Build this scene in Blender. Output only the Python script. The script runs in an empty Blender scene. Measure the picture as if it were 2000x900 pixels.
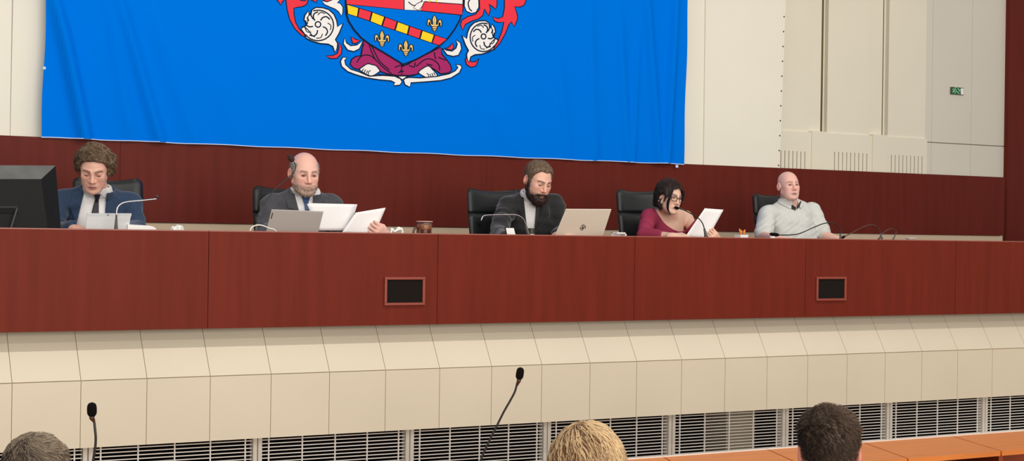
import bpy, bmesh, math, random
import numpy as np
from mathutils import Vector, Matrix
from mathutils.geometry import tessellate_polygon

SC = bpy.context.scene
COL = SC.collection
rnd = random.Random(7)

# ------------------------------------------------------------------ camera geometry
F = 3000.0                       # focal length in pixels of a 2000x900 frame
ANG = math.radians(29.42)        # the dais runs at this angle to the picture plane
ROLL = 0.0148
EYE = 1.85
f0 = Vector((math.sin(ANG), math.cos(ANG), 0)); r0 = Vector((math.cos(ANG), -math.sin(ANG), 0)); u0 = Vector((0, 0, 1))
rc = r0 * math.cos(ROLL) + u0 * math.sin(ROLL)
uc = u0 * math.cos(ROLL) - r0 * math.sin(ROLL)
CAM = Vector((0, 0, EYE))

def ray(px, py):
    return f0 * F + rc * (px - 1000.0) - uc * (py - 450.0)

def at(px, py, Y):
    d = ray(px, py)
    return CAM + d * (Y / d.y)

def atz(px, py, Z):                # at a view depth
    return CAM + ray(px, py) * (Z / F)

D = 7.545                        # distance of the dais front
DB = D + 2.0                     # wood panel wall behind the speakers
STAGE = 1.02
DESK = 1.77
LIP = 1.828

cam_d = bpy.data.cameras.new('camera'); cam = bpy.data.objects.new('camera', cam_d); COL.objects.link(cam)
cam_d.sensor_width = 36.0; cam_d.lens = F / 2000.0 * 36.0; cam_d.clip_end = 100
M = Matrix((rc, uc, -f0)).transposed().to_4x4(); M.translation = CAM
cam.matrix_world = M
SC.camera = cam

# ------------------------------------------------------------------ materials
def lin(c):
    return tuple((x / 255.0 / 12.92) if x / 255.0 <= 0.04045 else ((x / 255.0 + 0.055) / 1.055) ** 2.4 for x in c)

MATS = {}
def mat(name, rgb, rough=0.6, metal=0.0, sheen=0.0, noise=0.0, nscale=8.0, stretch=(1, 1, 1), spec=0.5, bump=0.0, bscale=60.0, second=None, coat=0.0):
    if name in MATS: return MATS[name]
    m = bpy.data.materials.new(name); m.use_nodes = True
    nt = m.node_tree; N = nt.nodes; L = nt.links
    b = N['Principled BSDF']
    c = lin(rgb) + (1,)
    b.inputs['Base Color'].default_value = c
    b.inputs['Roughness'].default_value = rough
    b.inputs['Metallic'].default_value = metal
    b.inputs['Specular IOR Level'].default_value = spec
    if sheen: b.inputs['Sheen Weight'].default_value = sheen; b.inputs['Sheen Roughness'].default_value = 0.4
    if coat: b.inputs['Coat Weight'].default_value = coat
    if noise or bump:
        tc = N.new('ShaderNodeTexCoord'); mp = N.new('ShaderNodeMapping'); mp.inputs['Scale'].default_value = stretch
        L.new(tc.outputs['Object'], mp.inputs['Vector'])
    if noise:
        n = N.new('ShaderNodeTexNoise'); n.inputs['Scale'].default_value = nscale; n.inputs['Detail'].default_value = 6
        L.new(mp.outputs['Vector'], n.inputs['Vector'])
        r = N.new('ShaderNodeValToRGB')
        r.color_ramp.elements[0].position = 0.3; r.color_ramp.elements[1].position = 0.7
        c2 = lin(second) if second else tuple(min(1, x * (1 + noise)) for x in c[:3])
        c1 = c[:3] if second else tuple(x * (1 - noise) for x in c[:3])
        r.color_ramp.elements[0].color = c1 + (1,); r.color_ramp.elements[1].color = tuple(c2) + (1,)
        L.new(n.outputs['Fac'], r.inputs['Fac']); L.new(r.outputs['Color'], b.inputs['Base Color'])
    if bump:
        n2 = N.new('ShaderNodeTexNoise'); n2.inputs['Scale'].default_value = bscale; n2.inputs['Detail'].default_value = 3
        L.new(mp.outputs['Vector'], n2.inputs['Vector'])
        bp = N.new('ShaderNodeBump'); bp.inputs['Strength'].default_value = bump; bp.inputs['Distance'].default_value = 0.004
        L.new(n2.outputs['Fac'], bp.inputs['Height']); L.new(bp.outputs['Normal'], b.inputs['Normal'])
    MATS[name] = m
    return m

def mat_attr(name, rough=0.5, spec=0.4, sss=0.0, bump=0.0):
    """colour comes from a per-vertex pigment attribute"""
    m = bpy.data.materials.new(name); m.use_nodes = True
    nt = m.node_tree; N = nt.nodes; L = nt.links; b = N['Principled BSDF']
    a = N.new('ShaderNodeAttribute'); a.attribute_name = 'pigment'
    L.new(a.outputs['Color'], b.inputs['Base Color'])
    b.inputs['Roughness'].default_value = rough; b.inputs['Specular IOR Level'].default_value = spec
    if sss:
        b.inputs['Subsurface Weight'].default_value = sss; b.inputs['Subsurface Radius'].default_value = (0.012, 0.005, 0.003)
        b.inputs['Subsurface Scale'].default_value = 0.5
    return m

wood_front = mat('mahogany_veneer', (108, 38, 25), 0.45, noise=0.10, nscale=3.0, stretch=(7, 7, 0.5), spec=0.1)
wood_back = mat('mahogany_back_panel', (99, 35, 26), 0.46, noise=0.10, nscale=3.0, stretch=(6, 6, 0.45), spec=0.1)
wood_edge = mat('mahogany_edge', (150, 84, 70), 0.4)
wood_dark = mat('mahogany_dark', (52, 16, 11), 0.5)
desk_orange = mat('cherry_desk_veneer', (220, 128, 60), 0.36, noise=0.10, nscale=2.2, stretch=(1.2, 14, 14), spec=0.4)
desk_joint = mat('cherry_edge', (150, 62, 24), 0.5)
white_edge = mat('white_edge_strip', (236, 230, 220), 0.4)
tile_m = mat('cream_tile', (211, 199, 177), 0.42, noise=0.03, nscale=1.6, spec=0.35)
tile_joint = mat('tile_joint', (160, 138, 100), 0.9)
wall_cream = mat('cream_wall', (234, 229, 213), 0.75, noise=0.02, nscale=1.2)
wall_cool = mat('cool_light_wall', (212, 206, 192), 0.7, noise=0.02, nscale=1.2)
wall_panel = mat('cream_wall_panel', (226, 219, 200), 0.7, noise=0.025, nscale=1.5)
slot_dark = mat('dark_slot', (70, 58, 38), 0.9)
plinth_m = mat('beige_skirting', (206, 182, 156), 0.8)
void_shade = mat('underfloor_shade', (5, 5, 5), 0.95, spec=0.0)
alu = mat('painted_aluminium', (232, 228, 218), 0.45)
slat_m = mat('slat_white', (250, 248, 245), 0.45)
black_cloth = mat('speaker_cloth', (30, 25, 23), 0.95, spec=0.1, bump=0.6, bscale=400)
black_plastic = mat('black_plastic', (24, 24, 25), 0.42)
black_gloss = mat('dark_grey_plastic', (44, 45, 46), 0.35)
black_leather = mat('black_leather', (25, 28, 29), 0.42, spec=0.45, bump=0.25, bscale=45)
chrome = mat('satin_metal', (190, 188, 186), 0.28, 1.0)
foam_black = mat('foam_black', (20, 13, 14), 0.9, spec=0.1, bump=0.8, bscale=500)
silver = mat('silver_laptop', (186, 180, 172), 0.4, 0.15)
silver_hp = mat('pale_silver_laptop', (226, 212, 192), 0.4, 0.1)
tablet_m = mat('pale_grey_tablet', (216, 219, 218), 0.4)
flag_blue = mat('flag_blue', (0, 116, 226), 0.9, spec=0.0, bump=0.05, bscale=300)
white_plain = mat('white_card', (240, 238, 234), 0.5)
carpet = mat('grey_carpet', (92, 84, 78), 0.95, noise=0.15, nscale=40)

def paper_mat(name, axis_scale, tint):
    m = bpy.data.materials.new(name); m.use_nodes = True
    nt = m.node_tree; N = nt.nodes; L = nt.links; b = N['Principled BSDF']
    b.inputs['Roughness'].default_value = 0.8; b.inputs['Specular IOR Level'].default_value = 0.2
    uv = N.new('ShaderNodeUVMap'); mp = N.new('ShaderNodeMapping'); mp.inputs['Scale'].default_value = axis_scale
    br = N.new('ShaderNodeTexBrick')
    br.inputs['Color1'].default_value = lin(tint) + (1,); br.inputs['Color2'].default_value = lin((236, 232, 230)) + (1,)
    br.inputs['Mortar'].default_value = lin((243, 241, 239)) + (1,)
    br.inputs['Scale'].default_value = 1.0; br.inputs['Mortar Size'].default_value = 0.16; br.inputs['Brick Width'].default_value = 0.9; br.inputs['Row Height'].default_value = 0.4
    L.new(uv.outputs['UV'], mp.inputs['Vector']); L.new(mp.outputs['Vector'], br.inputs['Vector'])
    L.new(br.outputs['Color'], b.inputs['Base Color'])
    return m
paper_a = paper_mat('printed_sheet', (7, 16, 1), (224, 214, 216))
paper_b = paper_mat('printed_list', (2.5, 12, 1), (222, 217, 221))

# ------------------------------------------------------------------ mesh builder
class MB:
    def __init__(s): s.v = []; s.f = []; s.m = []; s.mi = 0; s.smooth = False
    def add(s, vs, fs):
        o = len(s.v); s.v += [tuple(v) for v in vs]
        for f in fs: s.f.append([i + o for i in f]); s.m.append(s.mi)
        return o
    def box(s, a, b):
        x0, y0, z0 = a; x1, y1, z1 = b
        s.add([(x0,y0,z0),(x1,y0,z0),(x1,y1,z0),(x0,y1,z0),(x0,y0,z1),(x1,y0,z1),(x1,y1,z1),(x0,y1,z1)],
              [(0,3,2,1),(4,5,6,7),(0,1,5,4),(1,2,6,5),(2,3,7,6),(3,0,4,7)])
    def hexa(s, q0, q1):           # two matching quads -> closed block
        s.add(list(q0) + list(q1), [(3,2,1,0),(4,5,6,7),(0,1,5,4),(1,2,6,5),(2,3,7,6),(3,0,4,7)])
    def slab(s, quad, nrm, t):
        n = Vector(nrm).normalized() * t
        s.hexa([Vector(p) for p in quad], [Vector(p) + n for p in quad])
    def prism(s, prof, x0, x1):    # profile of (y,z), extruded along x
        n = len(prof)
        s.add([(x0, y, z) for y, z in prof] + [(x1, y, z) for y, z in prof],
              [tuple(range(n)), tuple(reversed(range(n, 2 * n)))] + [(i, i + n, (i + 1) % n + n, (i + 1) % n) for i in range(n)])
    def tube(s, pts, r, seg=8, caps=True):
        pts = [Vector(p) for p in pts]; n = len(pts)
        rr = r if isinstance(r, (list, tuple)) else [r] * n
        t = (pts[1] - pts[0]).normalized()
        a = t.orthogonal().normalized(); rings = []
        for i, p in enumerate(pts):
            if i == 0: tt = pts[1] - pts[0]
            elif i == n - 1: tt = pts[-1] - pts[-2]
            else: tt = pts[i + 1] - pts[i - 1]
            tt.normalize(); a = (a - tt * a.dot(tt)).normalized(); bb = tt.cross(a)
            rings.append([p + (a * math.cos(2*math.pi*k/seg) + bb * math.sin(2*math.pi*k/seg)) * rr[i] for k in range(seg)])
        fs = []
        for i in range(n - 1):
            for k in range(seg):
                fs.append((i*seg + k, i*seg + (k+1) % seg, (i+1)*seg + (k+1) % seg, (i+1)*seg + k))
        if caps:
            fs.append(tuple(reversed(range(seg)))); fs.append(tuple(range((n-1)*seg, n*seg)))
        s.add([v for rg in rings for v in rg], fs)
    def lathe(s, c, prof, seg=20, axis=(0, 0, 1)):
        ax = Vector(axis).normalized(); s.tube([Vector(c) + ax * z for r, z in prof], [max(r, 1e-4) for r, z in prof], seg)
    def ball(s, c, r, seg=16, ring=10):
        c = Vector(c); r = Vector(r) if not isinstance(r, (int, float)) else Vector((r, r, r))
        vs = [c + Vector((0, 0, r.z))]
        for i in range(1, ring):
            th = math.pi * i / ring
            for k in range(seg):
                ph = 2 * math.pi * k / seg
                vs.append(c + Vector((r.x*math.sin(th)*math.cos(ph), r.y*math.sin(th)*math.sin(ph), r.z*math.cos(th))))
        vs.append(c - Vector((0, 0, r.z)))
        fs = [(0, 1 + k, 1 + (k + 1) % seg) for k in range(seg)]
        for i in range(ring - 2):
            for k in range(seg):
                a = 1 + i*seg + k; b = 1 + i*seg + (k+1) % seg
                fs.append((a, a + seg, b + seg, b))
        l = len(vs) - 1; o = 1 + (ring - 2) * seg
        fs += [(l, o + (k + 1) % seg, o + k) for k in range(seg)]
        s.add(vs, fs)
    def build(s, name, mats, parent=None, smooth=None, bevel=0.0):
        me = bpy.data.meshes.new(name); me.from_pydata(s.v, [], s.f)
        if not isinstance(mats, (list, tuple)): mats = [mats]
        for m in mats: me.materials.append(m)
        if len(mats) > 1: me.polygons.foreach_set('material_index', s.m)
        bm = bmesh.new(); bm.from_mesh(me); bmesh.ops.recalc_face_normals(bm, faces=bm.faces); bm.to_mesh(me); bm.free()
        if smooth if smooth is not None else s.smooth: me.shade_smooth()
        me.update()
        o = bpy.data.objects.new(name, me); COL.objects.link(o)
        if bevel:
            md = o.modifiers.new('bevel', 'BEVEL'); md.width = bevel; md.segments = 2; md.limit_method = 'ANGLE'; md.angle_limit = 0.9
        if parent is not None: attach(o, parent)
        return o

def attach(o, p):
    o.parent = p
    o.matrix_parent_inverse = Matrix.Translation(-world_loc(p))
def world_loc(p):
    v = Vector(p.location)
    while p.parent: p = p.parent; v = v + Vector(p.location) if p.type == 'EMPTY' else v
    return v

def thing(name, label, cat, loc=(0, 0, 0), group=None):
    o = bpy.data.objects.new(name, None); COL.objects.link(o); o.location = loc; o.empty_display_size = 0.1
    return tag(o, label, cat, group)
def tag(o, label, cat, group=None):
    o['label'] = label; o['category'] = cat
    if group: o['group'] = group
    return o
def struct(o, label, cat):
    o['kind'] = 'structure'; o['label'] = label; o['category'] = cat
    return o

def bez(pts, n=8):
    """smooth curve through points (Catmull-Rom)"""
    P = [Vector(p) for p in pts]; P = [P[0]*2 - P[1]] + P + [P[-1]*2 - P[-2]]; out = []
    for i in range(1, len(P) - 2):
        for k in range(n):
            t = k / n; a, b, c, d = P[i-1], P[i], P[i+1], P[i+2]
            out.append(0.5*((2*b) + (c-a)*t + (2*a-5*b+4*c-d)*t*t + (3*b-a-3*c+d)*t*t*t))
    out.append(P[-2]); return out

# ------------------------------------------------------------------ the room
X0, X1 = -3.0, 16.0
m = MB(); m.box((X0, -3, -0.1), (X1, D + 0.25, 0)); struct(m.build('floor', mat('pale_parquet', (176, 146, 112), 0.5, noise=0.1, nscale=6, stretch=(1, 8, 1))), 'pale wooden hall floor', 'floor')
m = MB(); m.box((X0, D + 0.30, STAGE - 0.12), (X1, DB + 1.2, STAGE)); struct(m.build('floor_stage', carpet), 'raised floor behind the dais', 'floor')

# dais: hanging mahogany front of equal panels, worktop behind
XP0 = 0.33 * D                   # a joint between two panels
dais = thing('dais', 'long mahogany dais with flat veneered front where the speakers sit', 'dais', (XP0 + 2.6, D + 0.3, STAGE))
for k in range(-3, 8):
    xa = XP0 + 1.3 * k
    m = MB(); m.box((xa + 0.0015, D, EYE - 0.5205), (xa + 1.2985, D + 0.028, LIP - 0.006))
    m.mi = 1; m.box((xa + 0.0015, D - 0.001, LIP - 0.006), (xa + 1.2985, D + 0.028, LIP))
    m.build('front_panel', [wood_front, wood_edge], dais)
m = MB(); m.box((XP0 - 3.9, D + 0.028, DESK - 0.03), (XP0 + 10.4, D + 0.66, DESK)); m.build('worktop', wood_front, dais)
m = MB()
m.box((XP0 - 3.9, D + 0.03, EYE - 0.515), (XP0 + 10.4, D + 0.05, DESK - 0.03))
m.box((XP0 - 3.9, D + 0.03, EYE - 0.515), (XP0 + 10.4, D + 0.33, EYE - 0.50)); m.build('carcass', wood_dark, dais)

# cream tiled front below: leaning row, kink, upright row
wf = thing('wall_front', 'cream tiled stage front below the dais', 'wall', (XP0, D, 0)); wf['kind'] = 'structure'
TK = at(411, 735, D - 0.02); XT0 = TK.x; TW = 0.325
z_k = EYE - 0.763; z_b = EYE - 1.089; z_t = EYE - 0.42
y_k = D - 0.02; y_t = y_k + (z_t - z_k) * 0.61
g = 0.0015
m = MB()
for k in range(-14, 36):
    a = XT0 + TW * k + g; b = XT0 + TW * (k + 1) - g
    m.prism([(y_k + 0.0018, z_k + 0.004), (y_t, z_t), (y_t + 0.03, z_t), (y_k + 0.03, z_k + 0.004)], a, b)
    m.prism([(y_k, z_b), (y_k, z_k), (y_k + 0.03, z_k), (y_k + 0.03, z_b)], a, b)
m.mi = 1
m.prism([(y_k + 0.006, z_b + 0.002), (y_k + 0.006, z_k), (y_t + 0.006, z_t), (y_t + 0.03, z_t), (y_k + 0.05, z_k), (y_k + 0.05, z_b + 0.002)], XT0 - 14*TW, XT0 + 36*TW)
m.mi = 0
m.box((XT0 - 14*TW, y_k + 0.03, z_b), (XT0 + 36*TW, y_k + 0.26, z_b + 0.012))
m.build('tile_cladding', [tile_m, tile_joint], wf)

# louvred ventilation strip under the tiles
YL = D + 0.27
XL0 = at(502, 857, YL).x; LW = 0.90
GL = {-2: 'slatted grille at the far left, behind the grey-haired head', -1: 'slatted grille under the tiles behind the left desk microphone', 0: 'slatted grille left of the long slanting microphone',
      1: 'slatted grille crossed by the long slanting microphone', 2: 'slatted grille partly hidden by the blonde head', 3: 'slatted grille with a pale pier showing behind its slats',
      4: 'slatted grille partly hidden by the dark-haired head', 5: 'slatted grille right of the dark-haired head', 6: 'slatted grille at the right edge of the picture', 7: 'slatted grille first beyond the right edge of the picture', 8: 'slatted grille second beyond the right edge of the picture'}
for k in range(-2, 9):
    x0 = XL0 + LW * k
    t = thing('ventilation_grille', GL[k], 'grille', (x0 + LW / 2, YL, 0.0), 'slatted grilles under the cream tiles')
    m = MB()
    for i in range(38):
        z = z_b - 0.012 - 0.0195 * i
        if z < 0.03: break
        m.prism([(YL, z - 0.0050), (YL, z), (YL + 0.012, z), (YL + 0.012, z - 0.0050)], x0 + 0.028, x0 + LW - 0.028)
    m.build('slats', slat_m, t)
    for q in range(5):
        xr = x0 + 0.066 + 0.192 * q
        m = MB(); m.box((xr - 0.0035, YL - 0.004, 0.02), (xr + 0.0035, YL + 0.002, z_b)); m.build('upright_rod', slat_m, t)
    m = MB()
    for sx in (x0 + 0.003, x0 + LW - 0.025): m.box((sx, YL - 0.012, 0.0), (sx + 0.022, YL + 0.04, z_b + 0.005))
    m.box((x0 + 0.003, YL - 0.01, 0.0), (x0 + LW - 0.003, YL + 0.03, 0.04))
    m.build('grille_frame', alu, t)
# unlit space behind the louvres, its shade painted as near-black boards
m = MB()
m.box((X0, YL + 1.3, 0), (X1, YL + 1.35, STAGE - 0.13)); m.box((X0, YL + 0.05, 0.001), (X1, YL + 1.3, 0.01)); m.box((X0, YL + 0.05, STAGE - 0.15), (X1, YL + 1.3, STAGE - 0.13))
struct(m.build('wall_underfloor_shade', void_shade), 'near-black boards standing in for the shade behind the slatted grilles', 'wall')
pa = at(1418, 840, YL + 0.35); pb = at(1474, 840, YL + 0.35)
m = MB(); m.box((pa.x, YL + 0.35, 0.0), (pb.x, YL + 0.6, STAGE - 0.15)); struct(m.build('trim_1', mat('pier_paint', (190, 178, 150), 0.9)), 'pale pier seen through the slatted grille', 'pier')

# mahogany band behind the speakers, pale skirting under it
zt = at(0, 264, DB).z; zbm = EYE + 0.018
xe = at(1962, 347, DB).x
xa_col = xe
m = MB()
xs = at(235, 300, DB).x
edges = [-3.0, xs - 2.6, xs] + [xs + 2.6 * i for i in range(1, 5)]
edges = [e for e in edges if e < xe - 0.3] + [xe]
for a, b in zip(edges[:-1], edges[1:]):
    m.box((a + 0.001, DB, zbm), (b - 0.001, DB + 0.04, zt))
struct(m.build('wall_back_panelling', wood_back), 'dark mahogany panel band behind the seated speakers', 'wall panelling')
m = MB(); m.box((X0, DB + 0.012, STAGE), (xa_col, DB + 0.09, zbm - 0.004)); m.box((X0, DB + 0.042, zbm - 0.01), (xa_col, DB + 0.09, zt - 0.02)); struct(m.build('baseboard_back', plinth_m), 'beige strip below the mahogany band', 'baseboard')

# cream wall behind the flag with its studded right edge
YW = DB + 0.06
e0 = at(1523, 325, YW); e1 = at(1535, 0, YW)
s_ = (e1.x - e0.x) / (e1.z - e0.z)
ex = lambda z: e0.x + s_ * (z - e0.z)
zl, zh = zt - 0.3, 5.2
wb = thing('wall_back', 'cream wall behind the flag', 'wall', (3, YW, STAGE)); wb['kind'] = 'structure'
m = MB()
xl = at(24, 0, YW).x; xl2 = at(20, 265, YW).x
xj0 = at(1376, 250, YW).x; xj1 = at(1379, 0, YW).x; xj1 = xj0 + (xj1 - xj0) * (zh - zl) / (at(1379, 0, YW).z - at(1376, 250, YW).z)
m.hexa([(xl2 + 0.001, YW + 0.014, zl), (xj0, YW + 0.014, zl), (xj1, YW + 0.014, zh), (xl + 0.02, YW + 0.014, zh)], [(xl2 + 0.001, YW + 0.03, zl), (xj0, YW + 0.03, zl), (xj1, YW + 0.03, zh), (xl + 0.02, YW + 0.03, zh)])
m.hexa([(xj0, YW, zl), (ex(zl), YW, zl), (ex(zh), YW, zh), (xj1, YW, zh)], [(xj0, YW + 0.03, zl), (ex(zl), YW + 0.03, zl), (ex(zh), YW + 0.03, zh), (xj1, YW + 0.03, zh)])
m.hexa([(X0, YW + 0.012, zl), (xl2, YW + 0.012, zl), (xl, YW + 0.012, zh), (X0, YW + 0.012, zh)], [(X0, YW + 0.04, zl), (xl2, YW + 0.04, zl), (xl, YW + 0.04, zh), (X0, YW + 0.04, zh)])
m.build('wall_sheet', wall_cream, wb)
m = MB(); m.smooth = True
st = at(1530, 5, YW).z - at(1529, 34, YW).z
z = at(1523, 323, YW).z
while z < 3.6:
    m.ball((ex(z) - 0.012, YW, z), (0.007, 0.004, 0.007), 8, 6); z += st
m.build('stud', slot_dark, wb)

# recessed wall on the right with vertical panels, ledge and slots
YR = DB + 0.18
wr = thing('wall_right', 'recessed cream wall with upright panels beside the flag wall', 'wall', (8.5, YR, STAGE)); wr['kind'] = 'structure'
X = lambda px, py, Y=YR: at(px, py, Y).x
xc = X(1812, 150); xcol = X(1968, 200)
m = MB(); m.box((X(1480, 150), YR + 0.06, zl - 0.5), (xcol + 2.5, YR + 0.1, 5.2))
m.build('wall_sheet', wall_panel, wr)
zled = at(1582, 258, YR).z
m = MB()
for (pa, pb) in ((1480, 1582), (1619, 1701), (1738, 1811)):
    m.box((X(pa, 150), YR + 0.015, zled - 0.01), (X(pb, 150), YR + 0.06, 5.2))
for (pa, pb) in ((1582, 1609), (1702, 1729)):
    m.box((X(pa, 150) + 0.002, YR + 0.035, zled - 0.01), (X(pb, 150), YR + 0.06, 5.2))
m.build('upright_panel', wall_panel, wr)
m = MB()
for (pa, pb) in ((1609, 1615.5), (1728.5, 1733.5)):
    m.box((X(pa, 150), YR + 0.052, zled - 0.01), (X(pb, 150), YR + 0.061, 5.2))
m.build('slit', mat('slit_brown', (96, 82, 52), 0.9), wr)
# lower ledge with slots
m = MB()
slots = [(1525, 1572, 7, 295), (1630, 1693, 9, 298), (1741, 1801, 9, 304)]
spans = [(1480, 1585), (1617, 1704), (1733, 1812)]
for (pa, pb, n, ytop), (sa, sb) in zip(slots, spans):
    z1 = at((pa + pb) / 2, ytop, YR).z
    m.mi = 0
    m.box((X(sa, 200), YR, z1), (X(sb, 200), YR + 0.055, zled))
    xs_ = [X(pa + (pb - pa) * i / (n - 1), 310) for i in range(n)]
    prev = X(sa, 200)
    for xx in xs_:
        m.box((prev, YR, zl), (xx - 0.0045, YR + 0.03, z1)); prev = xx + 0.0045
    m.box((prev, YR, zl), (X(sb, 200), YR + 0.03, z1))
    m.mi = 1; m.box((X(sa, 200), YR + 0.03, zl), (X(sb, 200), YR + 0.05, z1)); m.mi = 0
for pa, pb in ((1585, 1617), (1704, 1733)):
    m.box((X(pa, 200), YR - 0.012, zl), (X(pb, 200), YR + 0.055, zled + 0.01))
m.build('slotted_ledge', [wall_panel, slot_dark], wr)
# plain part further right, its cooler light mixed into the wall colour
zj = at(1812, 277, YR).z
m = MB()
xm1 = X(1826, 150); xm2 = X(1903, 150)
for a, b in ((xc, xm1), (xm1, xm2), (xm2, xcol + 2.4)):
    m.box((a + 0.0012, YR + 0.03, STAGE), (b - 0.0012, YR + 0.07, zj - 0.004))
    m.box((a + 0.0012, YR + 0.03, zj + 0.004), (b - 0.0012, YR + 0.07, 5.2))
m.mi = 1; m.box((xc, YR + 0.045, zl), (xcol + 2.4, YR + 0.06, 5.2))
m.build('plain_panel', [wall_cool, mat('grey_joint', (150, 142, 126), 0.9)], wr)
# mahogany pillar at the right edge
YC = DB + 0.1
m = MB(); xa = at(1969.5, 200, DB + 0.165).x; m.box((xa, DB + 0.165, STAGE), (xa + 1.6, DB + 0.30, 5.2))
struct(m.build('trim_2', wood_back), 'mahogany pillar at the far end of the wall', 'pillar')

# exit sign
ES = 'exit_sign'
a = at(1857.2, 169.3, YR + 0.02); b = at(1881.8, 186.5, YR + 0.02)
sx0, sx1, sz1, sz0 = a.x, b.x, a.z - 0.001, at(1857.2, 184, YR + 0.02).z
sg = thing('exit_sign', 'small green emergency exit sign with running figure on the plain right wall', 'sign', ((sx0 + sx1)/2, YR + 0.03, sz0))
m = MB(); m.box((sx0, YR + 0.019, sz0), (sx1, YR + 0.03, sz1)); m.build('sign_body', mat('sign_frame', (96, 90, 82), 0.6), sg)
w_, h_ = sx1 - sx0, sz1 - sz0
m = MB(); m.box((sx0 + 0.03*w_, YR + 0.0165, sz0 + 0.04*h_), (sx0 + 0.74*w_, YR + 0.019, sz1 - 0.03*h_)); m.build('green_field', mat('sign_green', (6, 84, 44), 0.4), sg)
def sp(u, v, d=0.0): return (sx0 + u * w_, YR + 0.0155 + d, sz0 + v * h_)
m = MB()
def stroke(pts, wd):
    for (u0_, v0), (u1, v1) in zip(pts[:-1], pts[1:]):
        ax, az = (u1 - u0_) * w_, (v1 - v0) * h_; l = math.hypot(ax, az); nx, nz_ = -az / l * wd, ax / l * wd
        p = sp(u0_, v0); q = sp(u1, v1)
        m.hexa([(p[0]-nx, YR+.0145, p[2]-nz_), (q[0]-nx, YR+.0145, q[2]-nz_), (q[0]+nx, YR+.0145, q[2]+nz_), (p[0]+nx, YR+.0145, p[2]+nz_)],
               [(p[0]-nx, YR+.0165, p[2]-nz_), (q[0]-nx, YR+.0165, q[2]-nz_), (q[0]+nx, YR+.0165, q[2]+nz_), (p[0]+nx, YR+.0165, p[2]+nz_)])
stroke([(0.30, 0.78), (0.22, 0.50), (0.10, 0.25)], 0.070 * h_)
stroke([(0.24, 0.50), (0.31, 0.32), (0.29, 0.10)], 0.060 * h_)
stroke([(0.29, 0.74), (0.14, 0.72), (0.10, 0.58)], 0.050 * h_)
stroke([(0.30, 0.72), (0.40, 0.58)], 0.050 * h_)
m.ball(sp(0.345, 0.88), (0.10 * h_, 0.0015, 0.10 * h_), 10, 6)
m.build('running_figure', mat('sign_pale_green', (150, 214, 170), 0.4), sg)
m = MB(); stroke([(0.36, 0.52), (0.64, 0.12)], 0.060 * h_); stroke([(0.50, 0.88), (0.66, 0.56)], 0.060 * h_); stroke([(0.58, 0.50), (0.70, 0.56)], 0.080 * h_); stroke([(0.70, 0.56), (0.69, 0.76)], 0.060 * h_)
m.build('arrow', MATS['sign_pale_green'], sg)
m = MB(); m.box((sx0 + 0.77*w_, YR + 0.0165, sz0 + 0.08*h_), (sx1 - 0.03*w_, YR + 0.019, sz1 - 0.10*h_)); m.build('white_field', white_plain, sg)

# two loudspeaker openings in the dais front
for (xa, xb, ya, yb, lab) in ((752, 830, 540.5, 596, 'black loudspeaker in mahogany frame on the dais below the cup'), (1595.5, 1653, 540, 587, 'black loudspeaker in mahogany frame on the dais below the bald man in a short-sleeved shirt')):
    A = at(xa, ya, D - 0.012); B = at(xb, yb, D - 0.012)
    xa_, xb_, zt_, zb_ = A.x, B.x, (A.z + at(xb, ya + 1, D - 0.012).z) / 2, (B.z + at(xa, yb, D - 0.012).z) / 2
    t = thing('wall_loudspeaker', lab, 'loudspeaker', ((xa_ + xb_) / 2, D - 0.006, zb_), 'loudspeakers in the dais front')
    m = MB(); w = 0.014
    for (p, q) in (((xa_, zb_), (xb_, zb_ + w)), ((xa_, zt_ - w), (xb_, zt_)), ((xa_, zb_ + w), (xa_ + w, zt_ - w)), ((xb_ - w, zb_ + w), (xb_, zt_ - w))):
        m.box((p[0], D - 0.014, p[1]), (q[0], D - 0.0005, q[1]))
    m.build('frame', mat('speaker_frame_wood', (140, 62, 46), 0.3), t, bevel=0.002)
    m = MB(); m.box((xa_ + w, D - 0.005, zb_ + w), (xb_ - w, D - 0.0006, zt_ - w)); m.build('grille_cloth', black_cloth, t)

# desks of the front row (orange veneer, set at an angle)
DT_Z = 0.75
p1 = atz(1, 1, 1)
def atplane(px, py, z):
    d = ray(px, py); return CAM + d * ((z - EYE) / d.z)
bk = [atplane(x, y, DT_Z) for x, y in ((1497.8, 877.3), (1686.8, 864), (1861.8, 851.7))]
YTB = sum(p.y for p in bk) / 3
fr = [atplane(x, y, DT_Z) for x, y in ((1774, 895), (1954.5, 880.7))]
YTF = sum(p.y for p in fr) / 2
dxs = (bk[2].x - bk[0].x) / 2
sk = (fr[0].x - bk[1].x + fr[1].x - bk[2].x) / 2
xb0 = bk[1].x
desk_labels = {-3: 'orange desk section half hidden by the blonde head', -2: 'orange desk section between the blonde head and the dark-haired man', -1: 'orange desk section partly hidden behind the dark-haired man',
               0: 'orange desk section right of the dark-haired man', 1: 'orange desk section at the right edge of the picture', 2: 'orange desk section at the far right end of the row'}
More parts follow.
